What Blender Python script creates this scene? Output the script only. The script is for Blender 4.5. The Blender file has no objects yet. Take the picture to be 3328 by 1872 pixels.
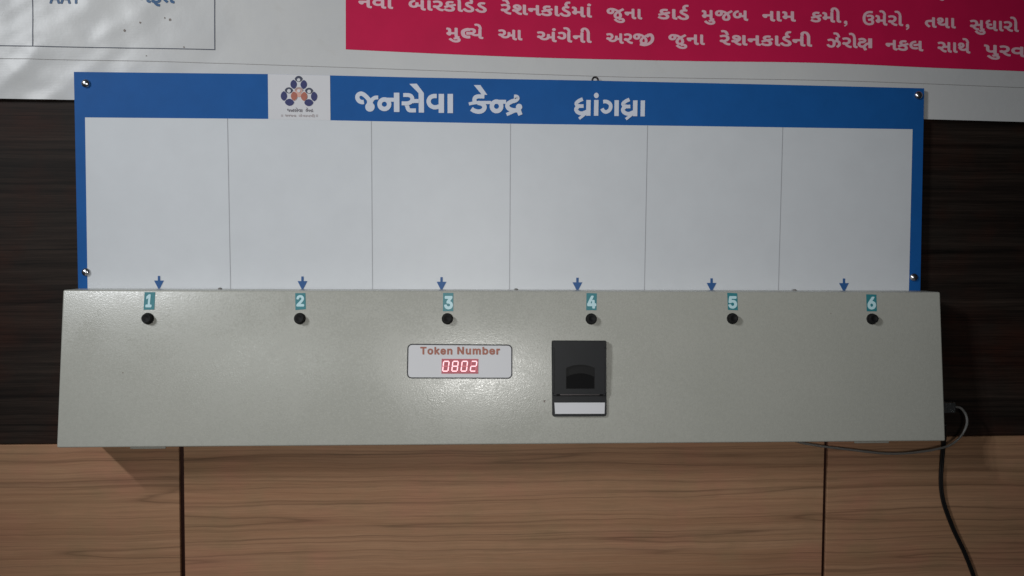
import bpy, bmesh, math, random
from mathutils import Vector, Matrix, noise
from mathutils.geometry import tessellate_polygon

scene = bpy.context.scene
COL = scene.collection
random.seed(7)

# ------------------------------------------------------------------ camera
F, CX, CY, DIST = 2700.0, 1664.0, 936.0, 1.2          # focal length and centre in photo pixels; metres to the wall
YAW, PITCH, ROLL = (math.radians(a) for a in (3.5786, 2.6318, 0.3176))
_fw0 = Vector((math.sin(YAW), math.cos(YAW), 0)); _r0 = Vector((math.cos(YAW), -math.sin(YAW), 0)); _u0 = Vector((0, 0, 1))
FWD = _fw0 * math.cos(PITCH) - _u0 * math.sin(PITCH)
_u1 = _u0 * math.cos(PITCH) + _fw0 * math.sin(PITCH)
RIGHT = _r0 * math.cos(ROLL) + _u1 * math.sin(ROLL)
UP = _u1 * math.cos(ROLL) - _r0 * math.sin(ROLL)
EYE = Vector((0, -DIST, 0))
cam_d = bpy.data.cameras.new('camera'); cam = bpy.data.objects.new('camera', cam_d); COL.objects.link(cam)
cam_d.sensor_width = 36; cam_d.lens = F / 3328 * 36; cam_d.clip_start = .01; cam_d.clip_end = 50
cam.matrix_world = Matrix(((RIGHT.x, UP.x, -FWD.x, EYE.x), (RIGHT.y, UP.y, -FWD.y, EYE.y), (RIGHT.z, UP.z, -FWD.z, EYE.z), (0, 0, 0, 1)))
scene.camera = cam

# ------------------------------------------------------------------ world, lamps, exposure
world = bpy.data.worlds.new('World'); scene.world = world; world.use_nodes = True
wb = world.node_tree.nodes['Background']; wb.inputs[0].default_value = (.80, .92, 1.0, 1); wb.inputs[1].default_value = .012

def lamp(name, loc, target, power, sx, sy, color):
    d = bpy.data.lights.new(name, 'AREA'); d.shape = 'RECTANGLE'; d.size = sx; d.size_y = sy; d.energy = power; d.color = color
    o = bpy.data.objects.new(name, d); COL.objects.link(o); o.location = loc
    o.rotation_euler = (Vector(target) - Vector(loc)).to_track_quat('-Z', 'Y').to_euler()
    return o
def spot(name, loc, target, power, cone, radius, color):
    d = bpy.data.lights.new(name, 'SPOT'); d.energy = power; d.spot_size = math.radians(cone); d.spot_blend = 1; d.shadow_soft_size = radius; d.color = color
    o = bpy.data.objects.new(name, d); COL.objects.link(o); o.location = loc
    o.rotation_euler = (Vector(target) - Vector(loc)).to_track_quat('-Z', 'Y').to_euler()
for k, pw in ((.86, 34), (1.0, 42), (1.22, 46)):            # a tall window up on the left, as three lamps up its slope
    spot('window_light', (-.53 - 1.27 * k, -1.79, -.2635 + 1.34 * k), (.10, 0, -.07), pw, 53, .045, (.94, .97, 1.0))
spot('room_light', (.03, -1.52, 0), (.0, 0, -.08), 24, 80, .055, (1.0, .99, .96))
lamp('tube_light', (-.95, -2.0, .16), (-.3, 0, -.1), 2.0, .30, .10, (.95, 1.0, .98))

vs = scene.view_settings
scene.display_settings.display_device = 'sRGB'
vs.view_transform = 'Standard'; vs.look = 'None'; vs.exposure = 0; vs.gamma = 1; vs.use_curve_mapping = False
scene.cycles.max_bounces = 8

# letter outlines in font units: advance, outlines
GL = {
 'ં': (20, ['-108 522 -132 528 -146 537 -159 550 -162 556 -171 592 -160 628 -142 647 -116 658 -94 659 -70 650 -46 627 -37 602 -37 580 -40 570 -52 546 -60 537 -80 526']),
 'અ': (705, ['643 -23 601 -15 585 -7 569 2 543 31 526 83 526 153 523 158 499 154 475 154 441 160 423 131 410 115 379 89 327 65 261 56 217 61 161 80 109 122 81 161 55 165 30 175 11 199 4 223 7 247 18 269 26 277 43 286 63 292 105 287 137 269 147 273 163 283 177 299 186 327 186 347 180 365 171 376 143 386 89 384 47 371 33 375 24 385 3 437 1 447 5 460 17 469 97 490 155 490 199 479 227 465 243 454 264 433 271 423 285 395 294 363 296 313 291 293 287 279 272 249 233 208 200 187 198 183 203 177 231 163 277 160 299 165 319 175 327 181 341 203 348 223 352 253 352 343 357 357 363 364 379 370 389 370 435 364 450 359 457 351 462 337 463 263 475 258 505 261 524 275 524 461 529 477 537 485 553 490 607 484 622 479 631 469 636 453 636 93 639 86 647 83 675 82 689 77 697 69 702 53 698 13 691 -12 683 -19 671 -23']),
 'આ': (910, ['643 -23 601 -15 585 -7 569 2 543 31 526 83 526 153 523 158 499 154 475 154 441 160 423 131 410 115 379 89 327 65 261 56 217 61 161 80 109 122 81 161 55 165 30 175 11 199 4 223 7 247 18 269 26 277 43 286 63 292 105 287 137 269 147 273 163 283 177 299 186 327 186 347 180 365 171 376 143 386 89 384 47 371 33 375 24 385 3 437 1 447 5 460 17 469 97 490 155 490 199 479 227 465 243 454 264 433 271 423 285 395 294 363 296 313 291 293 287 279 272 249 233 208 200 187 198 183 203 177 231 163 277 160 299 165 319 175 327 181 341 203 348 223 352 253 352 343 357 357 363 364 379 370 389 370 435 364 450 359 457 351 462 337 463 263 475 258 505 261 524 275 524 461 529 477 537 485 553 490 607 484 622 479 631 469 636 453 636 93 639 86 647 83 675 82 689 77 697 69 702 53 698 13 691 -12 683 -19 671 -23', '859 -23 825 -20 795 -11 768 7 757 18 746 37 739 53 734 73 730 111 730 461 736 479 743 485 757 490 823 481 835 471 840 457 840 113 842 93 847 85 881 82 895 77 903 69 908 53 904 13 897 -11 885 -21 875 -24']),
 'ઉ': (505, ['268 -31 248 -30 208 -21 178 -11 148 5 120 24 104 40 88 58 72 83 52 121 27 209 21 295 25 371 38 437 59 499 88 554 138 608 180 638 244 661 288 670 366 668 400 661 410 656 418 645 421 629 413 585 407 569 398 562 386 558 360 564 292 564 252 553 213 531 186 504 165 467 150 427 139 381 133 309 137 237 139 219 152 169 166 139 189 107 226 84 256 74 302 74 328 81 340 87 355 105 359 117 359 143 350 173 341 185 326 196 270 186 249 191 240 203 227 263 232 277 244 287 314 301 332 308 347 317 359 339 356 363 348 374 336 381 318 386 264 382 214 365 202 367 189 377 184 387 168 431 166 439 169 449 184 463 236 481 274 490 336 490 366 484 402 470 419 457 446 427 464 387 469 367 469 335 464 309 450 277 424 245 447 215 460 185 465 167 471 123 469 103 458 66 439 33 414 8 390 -8 364 -19 348 -24 288 -32']),
 'ક': (416, ['165 -30 115 -20 59 2 7 34 -3 43 -7 50 -9 58 -5 70 29 117 37 124 49 128 65 122 97 100 145 80 183 73 215 73 241 79 256 90 263 106 263 118 255 140 237 161 191 192 63 144 53 141 43 144 30 154 25 164 9 206 6 216 9 226 23 241 94 268 67 306 58 338 56 366 61 392 69 414 82 434 105 457 125 470 143 478 181 489 265 489 307 480 323 469 328 452 317 400 313 390 307 383 291 377 253 385 209 385 191 382 173 372 168 350 171 340 180 324 205 307 355 362 371 358 381 349 405 294 407 286 403 274 389 262 315 236 308 232 338 204 353 184 363 166 374 130 374 94 369 72 360 48 350 32 317 -1 301 -11 279 -20 229 -31']),
 'ગ': (527, ['476 -23 432 -17 397 -3 374 19 356 53 351 73 347 111 347 461 353 479 360 485 374 490 440 481 452 471 457 457 457 113 459 93 464 85 498 82 512 77 520 69 525 53 521 13 514 -11 502 -21 492 -24', '156 115 112 123 67 141 23 179 -10 223 -14 235 -10 247 -2 256 44 287 56 291 70 286 103 247 132 225 146 220 170 220 186 227 192 232 204 257 207 271 207 321 198 355 192 368 174 381 152 386 114 384 70 369 54 369 39 383 19 439 24 453 33 463 72 479 138 490 174 490 214 479 242 465 274 438 292 413 306 379 317 335 317 265 310 227 297 193 289 177 260 146 237 131 206 121 186 116']),
 'જ': (657, ['417 -31 383 -28 355 -19 319 2 300 21 283 47 266 103 266 151 268 163 277 193 293 231 301 246 332 285 367 318 369 323 323 355 297 365 300 329 294 291 287 269 271 240 247 216 213 197 171 186 139 186 87 197 65 209 43 226 27 247 21 257 7 299 2 323 6 367 19 401 26 415 56 449 91 471 139 487 167 490 229 490 301 475 353 453 399 429 453 389 595 488 605 491 613 489 629 476 661 427 663 417 659 405 652 397 522 309 535 289 561 237 571 207 582 157 582 103 571 63 557 35 548 23 529 4 511 -9 487 -21 477 -24 429 -32', '402 75 435 74 451 80 463 91 470 109 470 161 467 177 455 215 437 243 413 223 390 189 380 159 376 129 379 101 384 89 395 78', '138 291 159 290 177 296 185 309 190 339 183 373 175 387 157 388 147 385 129 374 117 357 112 335 115 311 123 298']),
 'ઝ': (561, ['160 -31 118 -25 80 -11 65 -3 35 21 9 51 -11 79 -13 95 -10 102 -1 111 44 141 56 145 70 140 116 88 138 77 146 74 176 74 188 79 197 85 210 107 219 143 219 219 208 261 192 285 178 295 164 300 110 298 62 281 48 285 38 296 18 349 16 357 19 367 32 379 98 397 124 404 166 404 204 397 244 381 279 351 294 331 324 339 329 345 329 461 334 478 344 486 358 490 412 484 424 480 434 471 439 457 439 331 481 301 491 291 517 251 527 219 533 173 531 143 518 89 509 69 481 27 432 -22 416 -27 401 -21 355 29 350 43 355 57 397 95 414 124 423 165 420 193 410 219 400 229 374 240 358 240 332 235 329 229 331 217 331 143 327 115 322 95 300 41 287 23 269 5 246 -12 224 -21 206 -26 170 -32']),
 'ઠ': (421, ['193 -31 167 -30 121 -19 89 -5 59 18 37 45 23 71 12 109 10 131 12 161 21 191 35 219 44 231 76 263 127 289 126 293 111 307 95 336 88 371 90 393 97 415 122 451 140 467 155 476 173 483 203 490 277 490 313 484 333 476 339 469 344 455 331 397 324 387 317 383 305 380 251 386 221 386 202 381 199 377 198 371 210 353 319 278 369 228 381 207 398 155 400 135 398 103 387 67 371 38 341 8 321 -5 299 -15 271 -24 241 -30', '186 75 219 74 241 77 271 89 283 103 288 129 283 157 272 179 257 194 233 211 197 210 159 197 142 185 127 163 122 139 122 123 129 105 141 88 149 83 161 78']),
 'ડ': (393, ['188 -31 170 -30 134 -21 106 -11 77 5 25 51 -12 99 -15 109 -15 117 -11 125 0 135 48 165 60 169 72 165 81 157 101 129 126 102 142 91 168 79 190 74 216 74 230 77 246 85 253 91 257 101 259 123 256 135 248 153 229 173 147 227 101 267 78 299 63 345 63 367 66 385 74 411 86 431 108 456 126 467 156 481 190 490 264 490 310 479 323 467 326 457 325 447 314 401 310 393 302 385 288 380 256 386 214 386 190 381 178 373 175 363 176 349 178 342 185 335 296 258 342 214 363 175 366 163 373 123 371 91 362 61 348 35 321 5 304 -7 274 -21 240 -30']),
 'ત': (463, ['413 -23 391 -22 345 -9 314 15 303 31 293 50 284 103 283 253 179 254 153 247 133 237 123 217 122 185 133 157 159 124 220 67 225 53 220 37 178 -7 171 -11 161 -13 148 -9 64 71 31 121 22 137 10 183 10 219 22 267 45 302 62 317 87 333 123 347 143 352 207 360 283 361 284 463 287 473 292 481 300 487 311 490 377 481 391 470 396 455 396 93 401 85 433 82 447 77 455 69 460 53 458 15 451 -11 439 -21 429 -24']),
 'થ': (505, ['444 -23 410 -17 388 -10 374 -2 347 25 336 45 325 87 324 113 320 113 286 99 264 94 226 90 182 90 148 99 114 113 88 130 60 158 46 179 16 238 14 247 17 259 24 268 57 283 32 310 13 343 9 357 7 385 12 407 26 439 61 473 84 483 112 490 166 490 184 485 212 473 232 458 242 447 261 415 271 365 260 313 249 289 239 275 210 246 180 225 156 211 158 208 174 199 196 194 238 194 270 201 312 225 324 237 325 461 331 479 342 487 362 490 418 481 430 472 435 455 437 91 446 83 474 82 488 77 496 69 501 53 497 3 492 -12 484 -19 472 -23', '150 335 154 339 161 355 159 381 144 390 126 388 118 384 115 381 116 372 123 363 143 347']),
 'ધ': (490, ['430 -23 376 -11 356 0 333 23 326 35 311 79 264 64 226 60 182 60 142 69 108 85 92 96 66 123 52 147 41 191 41 213 45 239 48 249 59 271 30 305 16 335 11 355 11 391 21 423 42 456 58 472 92 497 148 521 158 524 168 521 180 511 202 457 205 447 202 437 194 426 148 407 128 391 121 361 126 347 133 337 140 333 180 342 236 340 258 333 268 321 271 305 265 267 259 249 252 240 236 234 204 238 178 236 162 227 154 220 151 205 156 183 164 174 182 166 230 164 266 173 294 187 308 199 309 461 314 478 326 487 346 490 402 481 416 469 421 453 421 93 426 85 460 82 474 77 482 69 487 53 483 11 476 -12 464 -21 454 -24']),
 'ન': (443, ['378 -23 334 -13 316 -3 296 14 278 37 269 63 263 117 262 229 172 229 171 205 162 172 142 153 108 142 68 155 38 180 14 211 -5 261 -5 279 4 305 20 322 32 327 64 334 262 335 263 463 266 473 271 481 279 487 290 490 356 481 368 471 373 457 373 123 375 101 378 89 382 84 414 82 429 77 437 67 441 53 437 13 429 -13 422 -19 408 -24']),
 'પ': (460, ['400 -23 352 -14 330 -2 303 25 288 53 281 87 280 114 244 104 222 102 192 102 164 106 116 125 83 155 64 186 53 219 49 247 47 363 44 373 40 376 22 376 -2 381 -11 387 -16 395 -19 407 -15 447 -10 465 -2 476 14 482 44 482 84 473 115 457 134 438 150 407 157 377 157 265 164 229 168 219 175 211 194 206 220 206 244 211 264 221 280 233 281 461 286 478 298 487 316 490 366 483 378 479 385 473 391 455 393 91 400 84 430 82 444 77 452 69 457 53 453 3 448 -12 440 -19 428 -23']),
 'ફ': (416, ['272 -161 228 -151 184 -128 137 -83 96 -25 52 -10 28 10 16 31 9 57 14 79 21 91 42 109 66 118 94 116 118 107 128 102 160 74 218 72 230 75 253 83 262 101 262 121 250 146 226 170 194 191 182 189 60 143 50 141 38 145 30 153 6 217 10 231 18 239 93 267 84 279 70 305 59 331 57 379 70 415 89 441 104 456 124 469 150 481 184 490 258 490 304 481 316 477 323 471 329 455 316 395 306 383 288 378 260 384 216 386 196 383 175 375 170 365 167 353 173 335 181 323 206 307 350 361 360 363 372 359 380 351 404 297 407 287 402 273 394 265 308 233 339 203 359 175 375 127 375 103 370 75 356 41 318 0 280 -19 231 -31 244 -43 262 -51 320 -59 328 -64 334 -73 337 -85 331 -135 326 -150 318 -157 304 -162']),
 'બ': (589, ['524 -23 480 -13 464 -5 432 25 418 53 415 63 409 117 409 153 407 157 356 154 322 162 278 119 238 101 196 94 168 94 130 101 96 114 78 126 44 161 24 201 11 249 13 311 22 345 38 379 59 409 90 438 118 457 158 477 198 490 212 485 222 475 242 415 238 401 228 391 190 376 156 354 143 341 134 327 123 297 121 259 128 233 134 220 142 212 166 199 194 198 217 207 226 216 230 225 237 279 237 343 242 357 248 364 264 370 274 370 320 364 335 359 342 351 347 337 348 263 364 258 384 258 392 261 404 268 409 275 409 461 414 477 422 485 438 490 492 484 508 478 516 469 521 453 521 93 524 86 532 83 560 82 574 77 582 69 587 53 583 13 575 -13 568 -19 554 -24']),
 'મ': (480, ['431 -23 409 -22 363 -10 345 2 319 30 309 53 302 87 302 159 299 164 189 164 186 161 183 137 174 119 159 105 129 94 99 101 85 109 64 123 34 157 17 201 18 223 23 237 41 258 53 263 75 268 78 271 78 347 75 367 71 374 61 378 37 378 27 381 18 387 13 395 10 407 14 447 19 465 27 476 45 482 75 482 97 477 113 473 135 463 160 443 173 423 186 383 188 273 189 269 193 268 301 269 302 461 306 475 317 486 337 490 387 483 399 479 406 473 412 455 414 91 419 84 451 82 465 77 473 69 478 53 474 3 469 -11 457 -21 447 -24']),
 'ય': (480, ['420 -23 377 -15 344 3 325 21 312 45 301 87 300 118 272 109 248 104 182 102 140 113 112 125 86 142 59 169 25 219 12 249 12 265 24 279 66 295 98 316 109 335 109 363 100 377 86 385 60 388 28 384 16 388 8 394 2 405 -12 457 -9 469 -2 478 8 483 36 490 98 490 132 481 160 467 175 457 198 432 210 409 221 365 221 341 217 315 210 295 200 276 182 254 152 227 170 213 192 206 228 206 246 209 290 231 300 241 301 461 307 479 318 487 340 490 376 486 394 481 405 473 411 455 413 93 416 86 422 83 450 82 464 77 472 69 477 53 473 3 468 -12 460 -19 448 -23']),
 'ર': (365, ['311 -23 265 -17 219 1 167 38 126 81 97 122 93 124 63 124 33 135 7 159 -2 195 7 223 24 243 51 255 79 256 107 251 133 237 149 241 179 255 199 270 215 297 218 313 218 337 207 365 191 377 181 381 157 386 133 386 97 381 45 364 30 369 20 383 0 433 1 447 11 459 73 481 113 490 179 490 215 481 251 467 271 454 303 421 319 391 328 357 330 303 319 261 297 219 279 198 264 183 210 149 208 145 219 132 263 96 297 84 345 79 357 69 362 53 352 -9 339 -21 329 -24']),
 'લ': (525, ['459 -23 415 -13 391 1 368 23 355 47 346 111 345 243 189 213 177 217 168 227 152 287 157 304 173 315 345 351 346 463 349 473 354 481 362 487 373 490 439 481 451 471 456 457 458 91 465 84 495 82 509 77 517 69 522 53 518 13 510 -13 503 -19 489 -24', '191 59 135 71 99 89 72 109 43 142 25 179 12 225 10 253 12 297 25 341 43 377 81 420 101 437 146 463 179 477 229 490 244 485 255 471 270 413 267 401 262 393 253 387 223 379 193 367 154 343 139 328 129 307 122 271 122 247 129 211 135 199 145 187 159 177 177 168 203 164 231 164 253 166 293 177 305 174 318 161 339 113 341 103 337 91 327 81 279 65 231 58']),
 'વ': (467, ['407 -23 373 -17 351 -9 338 -3 316 17 297 53 287 120 225 102 159 102 117 113 85 129 66 143 40 171 23 200 17 221 10 259 10 289 21 327 37 363 71 400 87 411 127 429 183 442 245 440 287 432 288 463 292 475 301 485 315 490 371 484 385 479 392 473 398 455 398 113 400 93 405 85 437 82 451 77 459 69 464 53 462 15 455 -12 447 -19 435 -23', '166 207 213 206 235 211 275 231 286 241 288 247 287 341 275 335 263 332 221 336 183 336 153 327 132 309 127 301 122 285 122 257 125 243 129 233 139 220']),
 'શ': (545, ['292 -23 252 -17 212 1 168 34 150 52 98 118 42 128 21 141 6 163 1 181 1 197 6 213 12 224 34 242 72 252 108 245 142 230 160 237 154 241 116 254 88 269 72 280 51 301 44 313 29 353 27 369 29 395 44 431 68 458 108 481 156 490 184 490 234 476 273 453 293 433 310 405 322 379 327 363 331 315 324 273 312 240 289 205 253 169 210 141 215 133 244 104 262 93 286 84 326 79 339 67 343 53 337 3 332 -11 320 -21 310 -24', '494 -23 452 -17 413 -1 384 31 367 75 365 105 365 463 368 473 373 481 381 487 392 490 458 481 472 470 477 455 477 95 482 85 516 82 530 77 538 69 543 53 537 3 532 -11 520 -21 510 -24', '215 325 218 325 219 329 216 351 206 370 197 379 182 385 168 388 144 385 138 380 138 365 144 355 162 345 206 331']),
 'ષ': (468, ['408 -23 366 -15 348 -8 338 -2 311 25 297 51 294 61 289 87 288 118 250 106 212 102 166 106 116 125 83 155 64 187 53 221 49 251 46 371 42 376 -2 381 -11 387 -16 395 -19 407 -15 447 -10 467 -2 478 14 484 56 482 98 468 284 332 286 333 287 337 287 463 292 478 304 487 322 490 372 483 384 479 391 473 397 455 397 123 399 101 404 87 410 83 438 82 453 77 461 67 465 53 461 3 456 -12 448 -19 436 -23', '191 207 234 208 264 219 268 223 163 303 158 304 159 249 164 229 172 215 178 211']),
 'સ': (571, ['311 -23 265 -17 219 1 167 38 126 81 97 121 75 122 41 131 19 144 9 157 5 165 -2 195 7 223 23 242 43 253 55 256 95 254 133 238 147 243 167 253 192 273 203 293 208 313 208 337 199 361 185 376 175 381 151 386 129 386 97 381 45 364 30 369 20 383 0 433 1 447 13 461 71 481 119 490 173 490 209 481 226 475 265 452 293 421 307 393 318 353 319 305 325 302 353 302 375 305 389 311 392 315 392 461 398 479 409 487 429 490 485 481 497 471 502 455 502 113 504 93 507 86 513 83 541 82 551 79 563 69 568 55 568 43 561 -7 556 -15 547 -21 537 -24 507 -24 461 -13 436 1 409 33 396 65 392 109 391 203 319 198 279 208 249 178 235 167 208 151 206 147 229 122 261 98 291 86 325 84 345 79 357 69 362 53 352 -9 339 -21 329 -24']),
 'ા': (225, ['175 -23 133 -17 96 -3 63 31 48 75 46 95 46 463 49 474 55 482 63 487 73 490 121 486 139 481 151 471 156 457 158 93 161 86 167 83 195 82 209 77 217 69 222 53 218 3 213 -11 201 -21 191 -24']),
 'ી': (225, ['159 -23 115 -13 89 2 67 25 51 63 46 107 46 475 31 537 13 579 -9 607 -23 614 -37 614 -45 611 -53 605 -60 591 -63 565 -60 521 -65 507 -71 500 -87 494 -141 494 -155 499 -165 511 -172 581 -170 601 -159 639 -151 658 -128 683 -113 695 -87 709 -55 718 -13 718 19 709 43 697 61 684 99 642 127 587 141 545 156 477 158 93 163 85 195 82 209 77 217 69 222 53 218 3 212 -13 205 -19 191 -24']),
 'ુ': (20, ['-144 -231 -164 -230 -204 -221 -232 -211 -267 -193 -320 -152 -375 -93 -380 -79 -376 -66 -365 -55 -322 -25 -312 -22 -304 -22 -295 -27 -268 -58 -232 -92 -194 -116 -156 -126 -134 -128 -94 -126 -78 -119 -72 -113 -69 -93 -73 -85 -90 -78 -114 -78 -140 -81 -174 -93 -188 -89 -197 -79 -216 -31 -219 -21 -214 -7 -202 4 -164 17 -116 24 -60 18 -23 3 16 -34 26 -53 32 -71 37 -97 37 -113 32 -135 25 -157 15 -173 -11 -199 -34 -213 -92 -230']),
 'ે': (20, ['-133 474 -145 478 -155 488 -179 556 -197 590 -207 601 -219 610 -237 615 -281 609 -295 614 -304 622 -324 682 -323 692 -315 703 -305 708 -253 719 -205 715 -161 698 -141 683 -120 662 -98 626 -79 582 -56 500 -61 486 -73 476 -85 473']),
 'ો': (225, ['176 -23 132 -17 98 -3 65 29 60 39 49 73 45 103 45 461 52 483 27 555 7 591 -10 608 -26 614 -46 614 -76 608 -90 613 -98 621 -120 683 -116 697 -104 707 -62 718 -18 718 30 706 57 691 81 667 94 649 120 599 138 545 149 503 143 481 152 471 157 457 157 95 166 83 196 82 210 77 218 69 223 55 219 13 212 -11 200 -21 190 -24']),
 '1': (473, ['77 -23 65 -19 59 -14 52 3 52 51 56 63 62 71 79 78 183 78 188 81 188 395 187 399 181 397 99 339 87 335 79 337 67 347 62 361 62 423 65 435 76 449 189 529 201 532 271 532 283 529 295 519 300 503 300 81 305 78 387 78 403 72 409 65 414 51 414 5 411 -7 401 -19 385 -24']),
 '2': (473, ['65 -23 55 -20 48 -15 41 1 40 45 45 59 260 291 288 335 296 367 293 393 287 407 279 417 253 432 241 434 203 434 185 427 165 412 157 395 149 355 139 343 123 338 71 338 59 341 47 351 42 367 42 381 55 431 67 455 96 491 113 505 155 527 185 536 229 540 267 535 313 519 335 506 369 474 391 437 404 391 404 365 395 319 377 279 356 247 292 173 232 111 207 81 383 80 395 77 407 67 412 53 412 5 409 -7 399 -19 383 -24']),
 '3': (473, ['195 -30 145 -20 105 -3 87 9 45 54 25 102 20 128 25 142 37 152 49 155 105 155 117 152 129 142 137 116 151 95 173 82 199 75 231 75 263 82 282 92 295 105 304 130 304 160 299 176 279 203 265 212 227 223 161 223 149 226 137 236 132 250 132 296 137 310 230 416 235 426 75 427 61 431 51 440 46 454 46 504 49 516 59 528 75 533 367 533 379 530 391 520 396 506 396 462 392 450 272 312 275 309 299 304 346 280 378 252 399 220 416 166 416 122 409 96 389 54 378 38 349 11 327 -4 295 -18 239 -31']),
 '4': (473, ['283 -23 270 -19 261 -7 258 5 257 79 43 80 33 83 25 88 19 96 16 107 16 157 23 175 225 517 235 527 249 532 305 532 317 529 330 517 333 507 331 499 163 209 152 187 257 187 258 313 263 329 271 337 285 342 339 342 349 339 357 334 363 326 366 315 367 187 409 186 419 183 431 173 436 159 436 107 430 91 423 85 409 80 371 80 366 77 366 3 360 -13 353 -19 339 -24']),
 '5': (473, ['199 -30 149 -18 131 -11 95 13 73 35 53 64 45 84 36 126 40 138 49 148 63 153 117 153 129 150 143 139 155 106 163 95 173 88 203 75 245 77 275 92 289 108 302 144 302 184 293 210 279 229 265 240 237 251 209 253 191 250 165 242 141 227 127 223 77 228 59 233 49 242 44 256 44 268 70 498 75 516 85 528 101 533 361 533 373 530 385 520 390 504 390 454 385 440 377 432 361 427 177 427 172 424 164 360 165 346 215 357 245 357 307 340 347 315 375 285 401 238 412 200 414 138 401 88 381 52 368 34 353 19 328 0 299 -14 257 -27 225 -31']),
 '6': (473, ['215 -30 159 -18 137 -8 111 7 75 45 61 70 44 118 40 158 44 200 59 248 83 298 230 518 241 528 255 533 319 533 333 528 341 521 345 508 343 500 249 362 235 338 269 335 323 317 343 305 378 270 399 230 412 182 412 134 410 120 405 102 387 60 364 28 342 8 317 -9 277 -24 231 -31', '216 74 233 73 255 78 278 92 295 118 302 138 301 180 296 196 283 217 255 236 229 241 193 234 170 218 155 192 149 158 155 122 170 96 195 79']),
 'A': (500, ['17 -23 5 -19 -3 -11 -7 1 -5 9 178 515 189 527 203 532 271 532 285 528 297 517 309 487 483 13 486 3 482 -9 473 -19 459 -24 397 -24 381 -18 373 -7 327 117 155 118 149 113 107 -7 103 -14 95 -20 83 -24', '188 223 285 222 289 224 239 371 195 247']),
 'N': (543, ['61 -23 49 -19 42 -13 36 5 36 503 41 520 51 528 65 532 135 532 147 528 155 522 359 201 373 182 374 503 377 515 387 527 401 532 459 532 474 527 482 517 486 503 486 5 481 -12 471 -20 457 -24 389 -24 377 -20 369 -14 149 330 147 1 143 -12 131 -21 119 -24']),
 'T': (468, ['193 -23 181 -19 175 -14 168 3 168 425 163 428 37 428 21 433 13 441 8 455 8 503 11 515 21 527 37 532 411 532 423 529 435 519 440 503 440 455 435 441 428 433 411 428 285 428 280 425 280 3 275 -11 263 -21 251 -24']),
 'Y': (492, ['203 -23 191 -19 185 -14 178 3 177 205 1 489 -5 505 -3 516 7 527 21 532 89 532 105 526 117 511 233 319 237 316 355 511 366 525 373 529 385 532 449 532 462 529 471 522 475 515 477 507 474 495 293 203 292 5 289 -8 279 -19 265 -24']),
 'b': (444, ['220 -31 190 -27 154 -12 136 0 130 -11 124 -18 108 -24 56 -24 42 -19 32 -7 29 5 29 503 34 519 46 529 58 532 110 532 124 527 132 519 137 503 138 380 142 380 164 395 212 408 248 408 300 393 333 375 359 349 378 325 400 279 413 221 413 157 400 99 388 69 367 35 328 -2 316 -9 296 -19 258 -30 246 -32', '203 73 232 72 248 75 261 81 278 96 288 112 296 135 303 177 303 201 299 233 282 275 258 297 232 306 208 306 192 301 178 295 167 287 160 279 148 255 137 211 137 165 147 125 158 103 170 90 188 76']),
 'e': (424, ['186 -31 146 -21 104 -3 78 18 48 53 28 91 17 129 11 157 11 219 18 253 38 307 55 333 90 370 126 391 172 405 184 408 224 408 258 401 308 379 330 362 352 340 373 305 384 273 395 215 395 171 392 161 387 153 379 147 368 144 126 143 132 115 139 103 158 85 182 74 234 72 258 81 272 92 284 113 291 121 308 128 372 113 380 108 386 99 386 83 364 39 322 -1 292 -17 262 -26 216 -32', '126 245 274 244 279 247 270 272 248 295 228 304 186 304 168 298 149 285 136 269 126 249']),
 'k': (401, ['54 -23 42 -19 35 -13 29 5 29 505 34 519 46 529 58 532 110 532 120 529 128 524 134 516 137 505 138 265 142 266 274 398 288 402 356 402 370 397 378 389 382 377 377 363 232 215 388 18 394 1 391 -9 385 -17 368 -24 298 -24 282 -19 257 9 159 135 150 142 137 129 137 5 132 -11 124 -19 110 -24']),
 'm': (630, ['54 -23 42 -19 35 -13 29 5 29 373 33 387 41 397 56 402 108 402 123 397 136 380 168 399 206 410 236 410 266 401 280 393 300 380 320 358 336 374 360 391 410 408 444 410 480 403 522 383 552 354 570 319 581 271 581 5 577 -9 569 -19 554 -24 498 -24 484 -19 474 -7 471 5 471 269 468 279 457 295 438 303 420 306 398 303 380 295 366 279 361 265 359 249 359 5 355 -9 346 -19 332 -24 276 -24 260 -18 253 -9 249 5 249 271 242 287 230 299 218 304 198 306 174 301 160 294 152 285 137 251 137 5 134 -7 124 -19 110 -24']),
 'n': (430, ['54 -23 42 -19 35 -13 29 5 29 373 34 389 42 397 56 402 108 402 124 396 136 379 180 401 224 408 264 404 306 389 334 368 358 337 370 311 381 261 381 5 376 -11 368 -19 352 -24 298 -24 284 -19 276 -11 271 5 271 253 262 279 257 287 236 301 228 304 212 304 186 301 162 289 148 273 142 257 137 223 137 5 133 -9 124 -19 110 -24']),
 'o': (435, ['183 -31 127 -15 107 -5 80 17 49 51 25 99 20 117 10 175 12 219 26 281 49 325 64 345 83 364 129 393 185 408 229 408 285 393 309 381 340 355 363 329 391 275 399 245 404 205 404 157 391 101 367 53 353 34 323 6 311 -3 287 -15 247 -27 229 -32', '200 71 211 70 237 75 247 79 265 92 285 127 294 167 292 225 279 263 265 284 249 296 221 306 191 305 169 298 153 286 135 261 122 221 120 195 122 155 132 119 150 93 164 81 177 75']),
 'r': (279, ['54 -23 42 -19 35 -13 29 5 29 373 32 385 42 397 56 402 108 402 122 397 136 384 158 397 196 408 238 408 250 405 262 395 267 381 267 325 262 310 254 303 240 298 202 302 186 299 162 289 148 273 138 247 137 5 134 -7 124 -19 110 -24']),
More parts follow.
